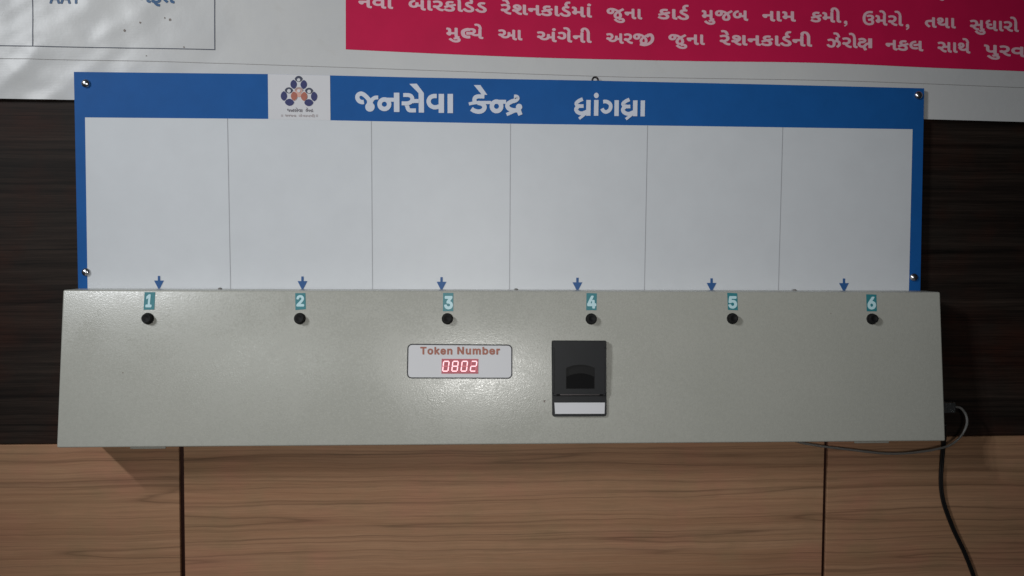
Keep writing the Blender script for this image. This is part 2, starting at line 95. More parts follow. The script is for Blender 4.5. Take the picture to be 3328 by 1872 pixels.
 'u': (430, ['174 -28 146 -25 122 -18 89 0 58 31 40 68 33 94 29 132 29 374 32 386 42 398 58 403 110 403 124 398 132 390 137 374 137 148 142 114 154 92 162 84 178 77 212 75 224 78 244 88 254 97 268 124 271 136 271 374 274 387 284 398 298 403 352 403 364 400 376 390 381 374 381 4 378 -8 368 -20 354 -25 300 -25 284 -19 278 -12 272 -1 228 -22 186 -29']),
 'T*': (511, ['193 -35 177 -31 167 -24 161 -15 156 3 156 413 151 416 35 416 17 421 10 425 1 437 -4 455 -4 505 1 523 7 532 17 539 37 544 411 544 431 539 441 532 447 523 452 505 452 455 447 437 439 426 431 421 413 416 297 416 292 413 292 5 290 -7 281 -24 265 -33 251 -36']),
 'o*': (478, ['183 -43 131 -29 103 -17 71 8 47 32 37 47 13 97 0 157 -2 199 0 219 15 285 41 335 72 371 127 405 185 420 229 420 287 405 313 393 349 364 371 340 401 283 409 255 416 207 416 157 401 93 379 49 362 25 333 -2 315 -15 295 -25 249 -39 229 -44', '200 83 211 82 235 87 255 100 275 135 282 167 282 209 279 225 270 255 254 277 239 287 219 294 195 294 181 289 174 287 158 273 147 257 141 243 134 219 132 197 134 157 141 131 147 119 158 103 175 89']),
 'k*': (444, ['54 -35 38 -31 28 -24 22 -15 17 3 17 505 22 523 28 532 38 539 56 544 110 544 128 539 137 533 144 523 149 505 150 295 154 296 258 402 268 409 288 414 356 414 374 409 383 403 390 393 393 385 393 369 386 354 302 270 251 217 250 213 396 28 402 17 406 1 404 -9 398 -22 380 -33 366 -36 298 -36 278 -31 265 -21 159 115 150 123 149 5 144 -15 135 -27 120 -34 108 -36']),
 'e*': (467, ['186 -43 156 -37 100 -15 75 3 40 42 24 69 11 101 -1 157 -1 219 6 255 23 307 39 333 80 378 118 401 170 417 184 420 224 420 260 413 308 394 340 370 360 350 383 313 396 275 407 215 407 171 402 153 394 142 380 135 359 131 380 123 389 117 396 107 400 91 396 75 376 35 355 11 326 -13 300 -27 282 -33 216 -44', '193 85 232 84 250 91 262 100 280 131 142 131 141 127 146 115 166 94', '145 257 256 256 261 259 247 279 236 287 224 292 188 292 174 288 160 278 146 262']),
 'n*': (473, ['54 -35 38 -31 28 -24 22 -15 17 3 17 373 22 393 28 402 38 409 56 414 108 414 126 409 142 397 178 413 224 420 274 414 310 401 344 376 370 341 382 313 393 261 393 5 388 -15 381 -25 372 -31 352 -36 300 -36 286 -33 272 -26 264 -15 259 5 259 251 248 278 228 291 210 292 188 289 166 277 156 261 151 245 149 223 149 5 144 -15 135 -27 120 -34 108 -36']),
 'N*': (586, ['61 -35 45 -31 34 -23 29 -15 24 5 24 503 27 517 33 530 45 539 65 544 135 544 153 539 161 534 357 227 361 224 362 503 367 523 373 532 383 539 401 544 459 544 477 539 484 535 493 523 498 503 498 5 495 -9 489 -22 477 -31 457 -36 389 -36 371 -31 363 -26 343 3 169 277 161 286 160 5 157 -9 148 -25 133 -33 119 -36']),
 'u*': (473, ['174 -40 146 -37 120 -30 80 -8 50 21 30 60 21 94 17 132 17 374 22 394 28 403 38 410 58 415 108 415 122 412 136 405 144 394 149 374 149 148 153 118 164 100 170 94 190 87 212 87 236 98 244 105 259 136 259 374 264 394 270 403 280 410 298 415 354 415 372 410 381 404 388 394 393 374 393 4 388 -16 381 -26 372 -32 354 -37 302 -37 290 -35 281 -32 266 -19 228 -35 186 -41']),
 'm*': (673, ['54 -35 38 -31 27 -23 22 -15 17 5 17 373 22 393 30 404 38 409 56 414 106 414 126 409 142 399 160 409 194 419 206 422 236 422 274 411 309 389 320 378 352 401 380 411 410 420 444 422 476 417 510 404 534 390 559 365 580 327 593 271 593 5 588 -15 580 -26 572 -31 554 -36 498 -36 480 -31 471 -25 464 -15 459 5 459 267 456 275 448 285 436 291 420 294 408 293 388 285 376 272 373 263 371 249 371 5 366 -15 359 -25 350 -31 332 -36 276 -36 258 -31 250 -26 242 -15 237 5 237 267 232 279 222 289 198 294 182 291 168 284 162 277 149 249 149 5 144 -15 135 -27 120 -34 108 -36']),
 'b*': (487, ['220 -43 188 -39 142 -19 126 -31 108 -36 56 -36 38 -31 31 -27 20 -9 17 5 17 503 20 517 26 530 44 541 58 544 110 544 128 539 140 530 144 523 149 505 150 404 212 420 246 420 309 403 328 393 344 382 379 345 390 329 412 281 425 221 425 157 412 97 400 65 375 25 330 -15 304 -29 286 -35 248 -44', '203 85 234 84 251 89 272 109 287 145 291 199 286 235 270 270 254 285 230 294 210 294 194 289 181 283 172 274 158 247 149 211 149 165 158 131 170 108 192 89']),
 'r*': (322, ['54 -35 38 -31 28 -24 22 -15 17 3 17 373 22 393 28 402 38 409 56 414 108 414 126 409 140 401 156 409 196 420 240 420 258 415 267 409 274 399 279 381 279 325 274 306 266 296 252 289 238 286 202 290 170 279 158 265 150 245 149 5 144 -15 135 -27 120 -34 108 -36']),
 '1*': (516, ['77 -35 61 -31 54 -27 43 -9 40 5 40 51 45 69 49 76 61 85 79 90 171 90 176 93 176 373 175 376 171 375 103 327 87 323 71 327 61 334 55 343 50 361 50 425 55 443 66 457 181 539 201 544 271 544 291 539 301 532 307 523 312 503 312 93 317 90 387 90 405 85 414 79 421 69 426 51 426 3 421 -15 414 -25 405 -31 387 -36']),
 '2*': (516, ['65 -35 49 -31 42 -27 31 -9 28 5 28 43 33 63 50 85 252 301 278 341 284 367 279 395 269 408 243 422 205 422 189 415 175 403 169 391 159 347 153 338 144 331 123 326 71 326 57 329 39 340 35 347 30 365 30 381 45 439 59 465 87 500 109 517 159 541 185 548 231 552 277 545 321 529 345 514 377 484 401 445 416 393 416 365 410 331 402 299 389 275 365 238 300 163 240 101 237 93 383 92 403 87 412 81 419 71 424 53 424 3 419 -15 412 -25 403 -31 385 -36']),
 '3*': (516, ['195 -42 143 -32 101 -15 77 1 43 35 25 65 13 100 8 126 13 146 19 155 29 162 47 167 105 167 119 164 131 158 137 152 141 146 149 120 161 104 181 92 197 88 231 87 247 90 263 95 275 103 285 113 292 132 292 158 289 168 275 189 257 202 227 211 159 211 141 216 129 225 123 238 120 252 120 296 125 314 209 412 205 415 75 415 55 420 45 427 39 436 34 454 34 504 37 518 48 536 55 540 73 545 367 545 381 542 397 533 406 516 408 504 408 464 403 444 297 320 343 296 379 269 387 261 411 224 428 166 428 122 421 94 401 50 387 29 341 -10 309 -26 259 -39 239 -43']),
 '4*': (516, ['283 -35 266 -31 257 -24 251 -15 246 3 245 67 43 68 25 73 16 79 9 89 4 107 4 157 11 179 213 521 221 532 231 539 249 544 307 544 325 539 335 532 341 523 345 507 343 497 337 483 259 349 259 345 285 354 337 354 357 349 366 343 373 333 378 315 378 201 381 198 409 198 427 193 437 186 443 177 448 159 448 107 443 89 439 82 421 71 409 68 381 68 378 65 378 3 373 -15 368 -23 357 -31 339 -36', '174 199 245 199 247 326 175 205']),
 '5*': (516, ['199 -42 147 -30 125 -21 86 4 64 26 41 60 33 82 24 126 29 144 35 153 45 160 63 165 117 165 131 162 143 156 151 149 155 142 164 116 174 102 203 88 233 87 243 90 267 102 277 112 290 146 289 184 283 202 271 219 257 230 237 239 209 241 193 238 171 231 147 216 127 211 67 218 53 222 41 232 34 246 32 268 58 498 63 518 74 536 81 540 99 545 361 545 375 542 393 531 397 524 402 506 402 454 397 436 389 425 381 420 361 415 185 415 182 412 178 364 181 362 215 369 247 369 299 356 311 352 356 324 382 296 411 246 424 200 426 138 413 86 393 48 376 24 363 11 325 -16 277 -35 225 -43']),
 '6*': (516, ['215 -42 157 -30 133 -20 101 -1 67 35 51 62 34 108 28 158 32 200 49 256 71 302 222 528 237 540 255 545 319 545 337 540 349 531 356 516 355 498 341 474 257 352 263 348 289 342 333 326 353 313 387 279 409 238 422 192 424 180 424 134 422 120 415 94 399 56 372 18 353 1 323 -19 279 -36 231 -43', '216 86 233 85 251 89 268 100 283 122 290 140 290 176 287 186 275 206 253 224 229 229 201 224 181 211 167 188 162 168 164 136 167 126 175 112 181 103 197 92']),
 'half_la': (330, ['247 -20 205 -12 169 0 135 15 95 43 71 69 47 114 30 172 22 228 20 292 29 334 41 364 58 390 95 424 139 452 205 482 239 491 281 493 339 484 346 480 351 473 354 462 354 440 350 378 346 358 337 348 323 343 275 349 251 346 203 324 177 307 167 296 164 286 164 256 170 202 181 164 187 154 199 144 215 135 253 123 287 123 325 127 336 124 344 118 350 102 354 8 350 -6 339 -14 291 -21', '231 164 221 166 214 172 208 188 208 282 211 293 217 301 235 307 365 307 377 304 386 298 392 282 392 190 390 178 383 169 365 163']),
 'reph': (0, ['-193 440 -207 445 -215 458 -231 506 -242 552 -240 588 -229 624 -221 642 -213 657 -194 680 -179 693 -155 705 -131 711 -103 715 -65 717 -51 713 -45 706 -40 692 -36 640 -41 624 -51 616 -69 611 -117 609 -123 604 -135 582 -138 556 -116 486 -116 478 -119 468 -131 458']),
 'ji': (830, ['435 -126 375 -117 285 -94 273 -84 268 -70 287 18 293 30 279 56 266 104 266 154 275 188 299 243 330 282 368 318 369 323 325 355 299 366 297 364 300 328 291 280 269 238 248 216 217 198 169 185 145 185 99 193 81 200 63 210 49 221 23 252 5 306 2 336 9 378 25 412 57 449 85 469 139 487 179 491 215 491 277 481 305 475 383 439 408 424 453 388 593 487 607 490 623 486 655 501 693 506 725 499 752 484 786 452 807 422 831 372 842 334 848 288 848 246 840 180 829 138 810 90 791 60 764 24 713 -27 683 -50 641 -76 593 -98 525 -118 475 -127', '556 32 559 31 567 34 593 48 633 77 671 118 693 152 699 166 712 216 714 236 714 296 709 320 701 342 685 366 671 359 607 303 595 296 587 294 575 298 549 326 543 325 523 310 525 304 537 286 563 232 582 158 582 102 571 62', '406 74 433 73 451 80 465 94 470 108 470 162 467 176 459 206 449 226 437 244 415 225 403 208 389 187 380 160 376 128 379 102 389 83 395 78', '146 290 163 291 177 297 187 316 190 336 186 362 180 380 173 389 151 387 133 377 125 370 115 350 112 328 119 302 125 296']),
 'ksha': (590, ['262 -123 249 -113 242 -101 186 4 182 6 152 2 122 9 94 21 68 38 45 59 14 99 2 123 -7 159 -5 187 4 221 28 285 36 296 54 303 64 318 76 324 86 326 144 328 188 335 217 351 219 361 212 368 198 372 140 376 118 372 74 351 64 349 54 351 43 359 36 373 16 419 16 435 28 450 92 478 140 486 190 484 240 474 264 464 278 454 303 429 321 399 331 357 327 327 311 295 288 270 256 247 226 233 182 222 122 218 118 215 106 183 104 161 115 143 134 124 148 115 162 112 190 121 222 138 232 149 262 195 277 215 304 240 346 258 396 268 397 295 391 445 394 457 401 467 408 472 420 474 520 474 532 472 545 461 549 445 549 25 547 13 536 1 522 -4 434 -4 418 1 410 9 405 23 401 153 394 156 365 149 358 144 319 83 292 55 353 -61 353 -77 342 -89 286 -119 276 -124']),
}
# ------------------------------------------------------------------ helpers
def ray(px, py):
    return RIGHT * ((px - CX) / F) - UP * ((py - CY) / F) + FWD
def at(px, py, d):                      # the point seen at a photo pixel, d metres in front of the wall
    r = ray(px, py); return EYE + r * ((DIST - d) / r.y)
def on_plane(px, py, p0, n, lift=0.0):
    r = ray(px, py); return EYE + r * (((p0 + n * lift) - EYE).dot(n) / r.dot(n))

def tag(o, label=None, cat=None, group=None, kind=None):
    if label: o['label'] = label
    if cat: o['category'] = cat
    if group: o['group'] = group
    if kind: o['kind'] = kind
    return o
def empty(name, loc):
    o = bpy.data.objects.new(name, None); o.location = loc; o.empty_display_size = .05; COL.objects.link(o); return o
def world_loc(o):
    v = Vector(o.location)
    while o.parent: o = o.parent; v = v + Vector(o.location)
    return v
def obj(name, bm, mat, parent=None, origin=None, smooth=False, recalc=True):
    if recalc: bmesh.ops.recalc_face_normals(bm, faces=bm.faces)
    me = bpy.data.meshes.new(name)
    org = Vector(origin) if origin is not None else Vector((0, 0, 0))
    if origin is None and bm.verts:
        org = Vector((0, 0, 0))
        for v in bm.verts: org += v.co
        org /= len(bm.verts)
    bmesh.ops.translate(bm, vec=-org, verts=bm.verts)
    bm.to_mesh(me); bm.free()
    if smooth:
        for p in me.polygons: p.use_smooth = True
        if smooth != 'all':
            try: me.set_sharp_from_angle(angle=math.radians(35))
            except Exception: pass
    if isinstance(mat, (list, tuple)):
        for m in mat: me.materials.append(m)
    else: me.materials.append(mat)
    o = bpy.data.objects.new(name, me); COL.objects.link(o)
    if parent is not None:
        o.parent = parent; o.location = org - world_loc(parent)
    else: o.location = org
    return o
def box(bm, x0, x1, y0, y1, z0, z1, bev=0.0, seg=2):
    vs_ = [bm.verts.new((x, y, z)) for x in (x0, x1) for y in (y0, y1) for z in (z0, z1)]
    q = [(0, 1, 3, 2), (4, 6, 7, 5), (0, 4, 5, 1), (2, 3, 7, 6), (0, 2, 6, 4), (1, 5, 7, 3)]
    fs = [bm.faces.new([vs_[i] for i in f]) for f in q]
    if bev:
        es = list({e for f in fs for e in f.edges})
        bmesh.ops.bevel(bm, geom=es, offset=bev, segments=seg, profile=.5, affect='EDGES')
def prism(bm, front, back):             # two matching rings of points
    a = [bm.verts.new(p) for p in front]; b = [bm.verts.new(p) for p in back]; n = len(a)
    bm.faces.new(a); bm.faces.new(list(reversed(b)))
    for i in range(n): bm.faces.new((a[i], b[i], b[(i + 1) % n], a[(i + 1) % n]))
def lathe(bm, prof, seg=32, mtx=None):  # profile of (radius, height) turned about z
    rings = []
    for r, h in prof:
        if r < 1e-7: rings.append([bm.verts.new((0, 0, h))])
        else: rings.append([bm.verts.new((r * math.cos(2 * math.pi * k / seg), r * math.sin(2 * math.pi * k / seg), h)) for k in range(seg)])
    for a, b in zip(rings, rings[1:]):
        for k in range(seg):
            j = (k + 1) % seg
            if len(a) == 1 and len(b) == 1: continue
            if len(a) == 1: bm.faces.new((a[0], b[k], b[j]))
            elif len(b) == 1: bm.faces.new((a[k], b[0], a[j]))
            else: bm.faces.new((a[k], b[k], b[j], a[j]))
    if mtx is not None: bmesh.ops.transform(bm, matrix=mtx, verts=[v for r in rings for v in r])
def catmull(pts, n=6, closed=False):
    P = [Vector(p) for p in pts]; m = len(P); out = []
    for i in range(m if closed else m - 1):
        if closed: a, b, c, d = P[(i - 1) % m], P[i], P[(i + 1) % m], P[(i + 2) % m]
        else: a, b, c, d = P[max(i - 1, 0)], P[i], P[i + 1], P[min(i + 2, m - 1)]
        for k in range(n):
            t = k / n
            out.append(.5 * ((2 * b) + (c - a) * t + (2 * a - 5 * b + 4 * c - d) * t * t + (3 * b - a - 3 * c + d) * t ** 3))
    if not closed: out.append(P[-1])
    return out
def tube(bm, pts, r, seg=12, n=8, offs=(0, 0), side=None):
    C = catmull(pts, n); rings = []
    for i, p in enumerate(C):
        t = (C[min(i + 1, len(C) - 1)] - C[max(i - 1, 0)]).normalized()
        yv = Vector((0, 1, 0)); s = t.cross(yv).normalized(); u = s.cross(t).normalized()
        c = p + s * offs[0] + u * offs[1]
        rings.append([bm.verts.new(c + (s * math.cos(2 * math.pi * k / seg) + u * math.sin(2 * math.pi * k / seg)) * r) for k in range(seg)])
    for a, b in zip(rings, rings[1:]):
        for k in range(seg): bm.faces.new((a[k], b[k], b[(k + 1) % seg], a[(k + 1) % seg]))
    bm.faces.new(rings[0]); bm.faces.new(list(reversed(rings[-1])))

# ---- flat printed shapes, drawn in photo pixels and laid on a surface by `place(px, py, lift)`
class Ink:
    def __init__(self, place, lift=.0004, step=.00006):
        self.bm = bmesh.new(); self.place = place; self.lift = lift; self.step = step; self.n = 0
    def loops(self, contours):              # outlines with holes, even-odd
        def inside(p, c):
            r = False
            for (x0, y0), (x1, y1) in zip(c, c[1:] + c[:1]):
                if (y0 > p[1]) != (y1 > p[1]) and p[0] < x0 + (p[1] - y0) * (x1 - x0) / (y1 - y0): r = not r
            return r
        depth = [sum(inside(c[0], d) for d in contours if d is not c) for c in contours]
        l = self.lift + self.step * (self.n % 9); self.n += 1
        for i, c in enumerate(contours):
            if depth[i] % 2: continue
            grp = [c] + [d for j, d in enumerate(contours) if depth[j] == depth[i] + 1 and inside(d[0], c)]
            cs = [[Vector((x, y, 0)) for x, y in q] for q in grp]; flat = [p for q in cs for p in q]
            vv = [self.bm.verts.new(self.place(p.x, p.y, l)) for p in flat]
            for t in tessellate_polygon(cs):
                if len(set(t)) == 3:
                    try: self.bm.faces.new([vv[k] for k in t])
                    except ValueError: pass
    def poly(self, pts): self.loops([pts])
    def stroke(self, pts, w, smooth=True, closed=False, n=6):
        C = catmull([(x, y, 0) for x, y in pts], n, closed) if smooth else [Vector((x, y, 0)) for x, y in pts]
        l = self.lift + self.step * (self.n % 9); self.n += 1; m = len(C); L = []; R = []
        for i, p in enumerate(C):
            a = C[(i - 1) % m] if closed else C[max(i - 1, 0)]; b = C[(i + 1) % m] if closed else C[min(i + 1, m - 1)]
            t = (b - a).normalized(); nn = Vector((-t.y, t.x, 0)) * (w / 2)
            k = 1.0
            if not smooth and 0 < i < m - 1:
                t1 = (p - C[i - 1]).normalized(); k = 1 / max(.4, abs(t1.dot(t)))
            L.append(self.bm.verts.new(self.place(*(p + nn * k).xy, l))); R.append(self.bm.verts.new(self.place(*(p - nn * k).xy, l)))
        for i in range(m if closed else m - 1):
            j = (i + 1) % m
            self.bm.faces.new((L[i], L[j], R[j], R[i]))
    def disc(self, x, y, rx, ry=None, rot=0, seg=28):
        ry = ry or rx; c, s = math.cos(rot), math.sin(rot)
        self.poly([(x + rx * math.cos(t) * c - ry * math.sin(t) * s, y + rx * math.cos(t) * s + ry * math.sin(t) * c) for t in (2 * math.pi * k / seg for k in range(seg))])
    def build(self, name, mat, parent=None):
        for f in self.bm.faces:
            if f.normal.length < 1e-9: f.normal_update()
            if f.normal.y > 0: f.normal_flip()
        return obj(name, self.bm, mat, parent, recalc=False)

def glyph(ch):
    a, cs = GL[ch]; out = []
    for t in cs:
        v = [int(q) for q in t.split()]; out.append(list(zip(v[::2], v[1::2])))
    return a, out
def write(ink, word, x0, x1, yb0, yb1, s, bold=24, slant=0.0, cut=None):
    """word: list of letters; sits between x0 and x1 with its baseline from yb0 to yb1, s pixels per font unit"""
    pen = 0; groups = []
    for k in word:
        if k == ' ': pen += 300; continue
        a, cs = glyph(k); groups.append([[(x + pen, y) for x, y in c] for c in cs]); pen += a
    xs = [x for g in groups for c in g for x, y in c]; lo, hi = min(xs), max(xs); k = (x1 - x0) / (hi - lo)
    for g in groups:
        g2 = []
        for c in g:
            cc = []
            for x, y in c:
                t = (x - lo) / (hi - lo)
                cc.append((x0 + (x - lo) * k + slant * y, yb0 + (yb1 - yb0) * t - (y + bold) * s))
            g2.append(cc)
        ink.loops(g2)

# ------------------------------------------------------------------ materials
def newmat(name):
    m = bpy.data.materials.new(name); m.use_nodes = True; nt = m.node_tree
    return m, nt, nt.nodes['Principled BSDF']
def N(nt, t, **kw):
    n = nt.nodes.new(t)
    for k, v in kw.items():
        if k.startswith('i_'): n.inputs[k[2:].replace('_', ' ')].default_value = v
        else: setattr(n, k, v)
    return n
def noise_tex(nt, scale, detail=4, rough=.55, vec=None, dist=0.0):
    n = N(nt, 'ShaderNodeTexNoise'); n.inputs['Scale'].default_value = scale; n.inputs['Detail'].default_value = detail
    n.inputs['Roughness'].default_value = rough; n.inputs['Distortion'].default_value = dist
    if vec is not None: nt.links.new(vec, n.inputs['Vector'])
    return n.outputs['Fac']
def geo_pos(nt, scale=(1, 1, 1)):
    g = N(nt, 'ShaderNodeNewGeometry'); mp = N(nt, 'ShaderNodeMapping'); mp.inputs['Scale'].default_value = scale
    nt.links.new(g.outputs['Position'], mp.inputs['Vector']); return mp.outputs['Vector']
def ramp(nt, fac, stops):
    r = N(nt, 'ShaderNodeValToRGB'); e = r.color_ramp.elements
    while len(e) < len(stops): e.new(.5)
    for el, (p, c) in zip(e, stops): el.position = p; el.color = (*c, 1) if len(c) == 3 else c
    nt.links.new(fac, r.inputs['Fac']); return r.outputs['Color']
def mixc(nt, fac, a, b, mode='MIX'):
    m = N(nt, 'ShaderNodeMix', data_type='RGBA', blend_type=mode)
    for sock, v in ((m.inputs[0], fac), (m.inputs[6], a), (m.inputs[7], b)):
        if hasattr(v, 'is_linked') or hasattr(v, 'links'): nt.links.new(v, sock)
        else: sock.default_value = v if not isinstance(v, tuple) else ((*v, 1) if len(v) == 3 else v)
    return m.outputs[2]
def math_(nt, op, a, b=0.0, c=None):
    m = N(nt, 'ShaderNodeMath', operation=op)
    for i, v in enumerate((a, b, c)):
        if v is None: continue
        if hasattr(v, 'links'): nt.links.new(v, m.inputs[i])
        else: m.inputs[i].default_value = v
    return m.outputs[0]
def bump(nt, b, h, strength=.3, dist=.001):
    n = N(nt, 'ShaderNodeBump'); n.inputs['Strength'].default_value = strength; n.inputs['Distance'].default_value = dist
    nt.links.new(h, n.inputs['Height']); nt.links.new(n.outputs['Normal'], b.inputs['Normal'])
def surface(name, col, rough=.5, spec=.5, var=.06, vscale=9, bscale=900, bstr=.12, bdist=.0004, metal=0, coat=0):
    m, nt, b = newmat(name)
    p = geo_pos(nt); f = noise_tex(nt, vscale, 5, .6, p)
    lo = tuple(c * (1 - var) for c in col); hi = tuple(min(1, c * (1 + var)) for c in col)
    nt.links.new(ramp(nt, f, [(.3, lo), (.7, hi)]), b.inputs['Base Color'])
    b.inputs['Roughness'].default_value = rough; b.inputs['Specular IOR Level'].default_value = spec; b.inputs['Metallic'].default_value = metal
    b.inputs['Coat Weight'].default_value = coat
    if bstr: bump(nt, b, noise_tex(nt, bscale, 2, .5, p), bstr, bdist)
    return m

def wood(name, cols, line_d, fibre, seed, rough=.45, spec=.35, wave_amp=.010, contrast=.5):
    """cols: dark, middle, light, tint"""
    m, nt, b = newmat(name)
    g = N(nt, 'ShaderNodeNewGeometry'); info = N(nt, 'ShaderNodeObjectInfo')
    sep = N(nt, 'ShaderNodeSeparateXYZ'); nt.links.new(g.outputs['Position'], sep.inputs[0])
    rnd = math_(nt, 'MULTIPLY_ADD', info.outputs['Random'], 3.7, seed)
    X = math_(nt, 'ADD', sep.outputs['X'], rnd)
    def vec(z):
        c = N(nt, 'ShaderNodeCombineXYZ'); nt.links.new(X, c.inputs['X']); nt.links.new(rnd, c.inputs['Y']); nt.links.new(z, c.inputs['Z']); return c.outputs[0]
    flat = vec(sep.outputs['Z'])
    def mp(v, s_):
        q = N(nt, 'ShaderNodeMapping'); q.inputs['Scale'].default_value = s_; nt.links.new(v, q.inputs['Vector']); return q.outputs[0]
    wob = noise_tex(nt, 1, 3, .5, mp(flat, (7.0, 1, 8)))
    wavy = vec(math_(nt, 'MULTIPLY_ADD', wob, wave_amp, sep.outputs['Z']))
    broad = noise_tex(nt, 1, 3, .5, mp(wavy, (.8, 1, 22)))
    mid = noise_tex(nt, 1, 4, .6, mp(wavy, (1.6, 1, 120)))
    fine = noise_tex(nt, 1, 4, .7, mp(wavy, (7, 1, 520)))
    hair = noise_tex(nt, 1, 3, .7, mp(wavy, (26, 1, 1500)))
    patch = noise_tex(nt, 1, 3, .55, mp(flat, (7, 1, 10)))
    mixed = math_(nt, 'ADD', math_(nt, 'MULTIPLY', broad, 1 - contrast), math_(nt, 'MULTIPLY', mid, contrast))
    c = ramp(nt, mixed, [(.36, cols[0]), (.50, cols[1]), (.64, cols[2])])
    c = mixc(nt, ramp(nt, patch, [(.50, (0, 0, 0)), (.72, (.75, .75, .75))]), c, cols[3])
    patch2 = noise_tex(nt, 1, 4, .6, mp(flat, (13, 1, 16)))
    c = mixc(nt, ramp(nt, patch2, [(.50, (0, 0, 0)), (.72, (.7, .7, .7))]), c, cols[4])
    c = mixc(nt, 1.0, c, ramp(nt, fine, [(.34, (1 - fibre,) * 3), (.66, (1 + fibre * .5,) * 3)]), 'MULTIPLY')
    c = mixc(nt, 1.0, c, ramp(nt, hair, [(.34, (1 - fibre * .8,) * 3), (.60, (1.03,) * 3)]), 'MULTIPLY')
    for sc, dk, wd in ((26, line_d, .006), (46, line_d * .8, .009), (75, line_d * .5, .014)):          # thin dark growth lines
        ln = math_(nt, 'ABSOLUTE', math_(nt, 'SUBTRACT', noise_tex(nt, 1, 1.5, .4, mp(wavy, (.5, 1, sc))), .5))
        c = mixc(nt, 1.0, c, ramp(nt, ln, [(0, (1 - dk,) * 3), (wd, (1 - dk * .3,) * 3), (wd * 4, (1, 1, 1))]), 'MULTIPLY')
    nt.links.new(c, b.inputs['Base Color'])
    b.inputs['Roughness'].default_value = rough; b.inputs['Specular IOR Level'].default_value = spec
    bump(nt, b, fine, .12, .0005)
    return m

M = {}
M['gap'] = surface('groove_stain', (.032, .009, .005), .5, .3)
M['light_wood'] = wood('light_wood', ((.380, .203, .114), (.428, .238, .137), (.462, .266, .157), (.460, .214, .136), (.360, .224, .124)), .38, .13, 3.1, rough=.5, spec=.25, contrast=.45)
M['dark_wood'] = wood('dark_wood', ((.0080, .0056, .0048), (.0250, .0170, .0135), (.0440, .0300, .0235), (.0480, .0155, .0095), (.0240, .0200, .0165)), .50, .40, 8.4, rough=.55, spec=.14, wave_amp=.006, contrast=.5)
M['blue'] = surface('blue_print', (.0110, .108, .370), .50, .16, .05, 30, 1500, .10)
M['white_board'] = surface('white_print', (.70, .725, .76), .40, .40, .02, 26, 1200, .10)
M['board_core'] = surface('board_edge', (.30, .32, .36), .6, .3)
M['white_vinyl_letter'] = surface('white_lettering', (.70, .74, .84), .5, .4, .02)
M['logo_white'] = surface('logo_patch', (.72, .72, .75), .5, .4, .02)
M['grey_line'] = surface('thin_grey_line', (.42, .43, .46), .5, .4)
M['navy'] = surface('navy_ink', (.035, .040, .155), .5, .4, .08, 200)
M['navy_dark'] = surface('dark_navy_ink', (.060, .068, .115), .5, .4, .1, 300)
M['orange'] = surface('orange_ink', (.46, .150, .105), .5, .4, .08, 200)
M['pale_orange'] = surface('pale_orange_ink', (.72, .42, .35), .5, .4, .05)
M['grey_pink'] = surface('grey_pink_ink', (.44, .33, .32), .5, .4, .05)
M['grey_ink'] = surface('grey_ink', (.20, .19, .22), .5, .4)
M['pale_ink'] = surface('pale_brown_ink', (.44, .39, .40), .5, .4)
M['arrow'] = surface('arrow_blue', (.025, .105, .30), .5, .4)
M['teal'] = surface('teal_sticker', (.035, .235, .275), .4, .5, .05, 60)
M['cyan_ink'] = surface('pale_cyan_ink', (.60, .86, .92), .4, .5, .02)
M['black_ink'] = surface('black_ink', (.022, .023, .027), .5, .4)
M['label_white'] = surface('label_paper', (.74, .74, .77), .45, .4, .02)
M['token_ink'] = surface('brown_red_ink', (.42, .150, .105), .5, .4, .18, 260)
M['black_plastic'] = surface('black_plastic', (.0095, .0105, .0128), .48, .28, .15, 40, 2600, .10)
M['black_gloss'] = surface('black_gloss_plastic', (.0065, .0065, .007), .5, .18, .1)
M['black_deep'] = surface('dark_recess_plastic', (.003, .003, .0034), .6, .12, .1)
M['button'] = surface('button_rubber', (.0075, .0075, .008), .62, .25, .1)
M['chrome'] = surface('chrome', (.62, .62, .65), .27, .5, .03, 300, 900, .05, metal=1)
M['rivet'] = surface('dull_rivet', (.20, .19, .18), .55, .3, .1)
M['dark_metal'] = surface('dark_metal', (.05, .045, .045), .35, .5, .1, 200, metal=1)
M['cord'] = surface('black_cord', (.010, .009, .009), .36, .5, .1)
M['magenta'] = surface('magenta_print', (.590, .0105, .076), .45, .18, .06, 14, 1200, .10)
M['pink_white'] = surface('pinkish_lettering', (.78, .50, .57), .45, .4, .06, 120)
M['frame_ink'] = surface('dark_frame_ink', (.075, .085, .120), .5, .4)
M['fold_shade_grey'] = surface('fold_shade', (.37, .36, .36), .6, .3)  # shade along the banner's fold, drawn as a flat grey line
M['blue_letter'] = surface('blue_letter_ink', (.045, .125, .27), .5, .4)
M['stain'] = surface('brown_stain', (.26, .22, .20), .6, .3, .25, 500)

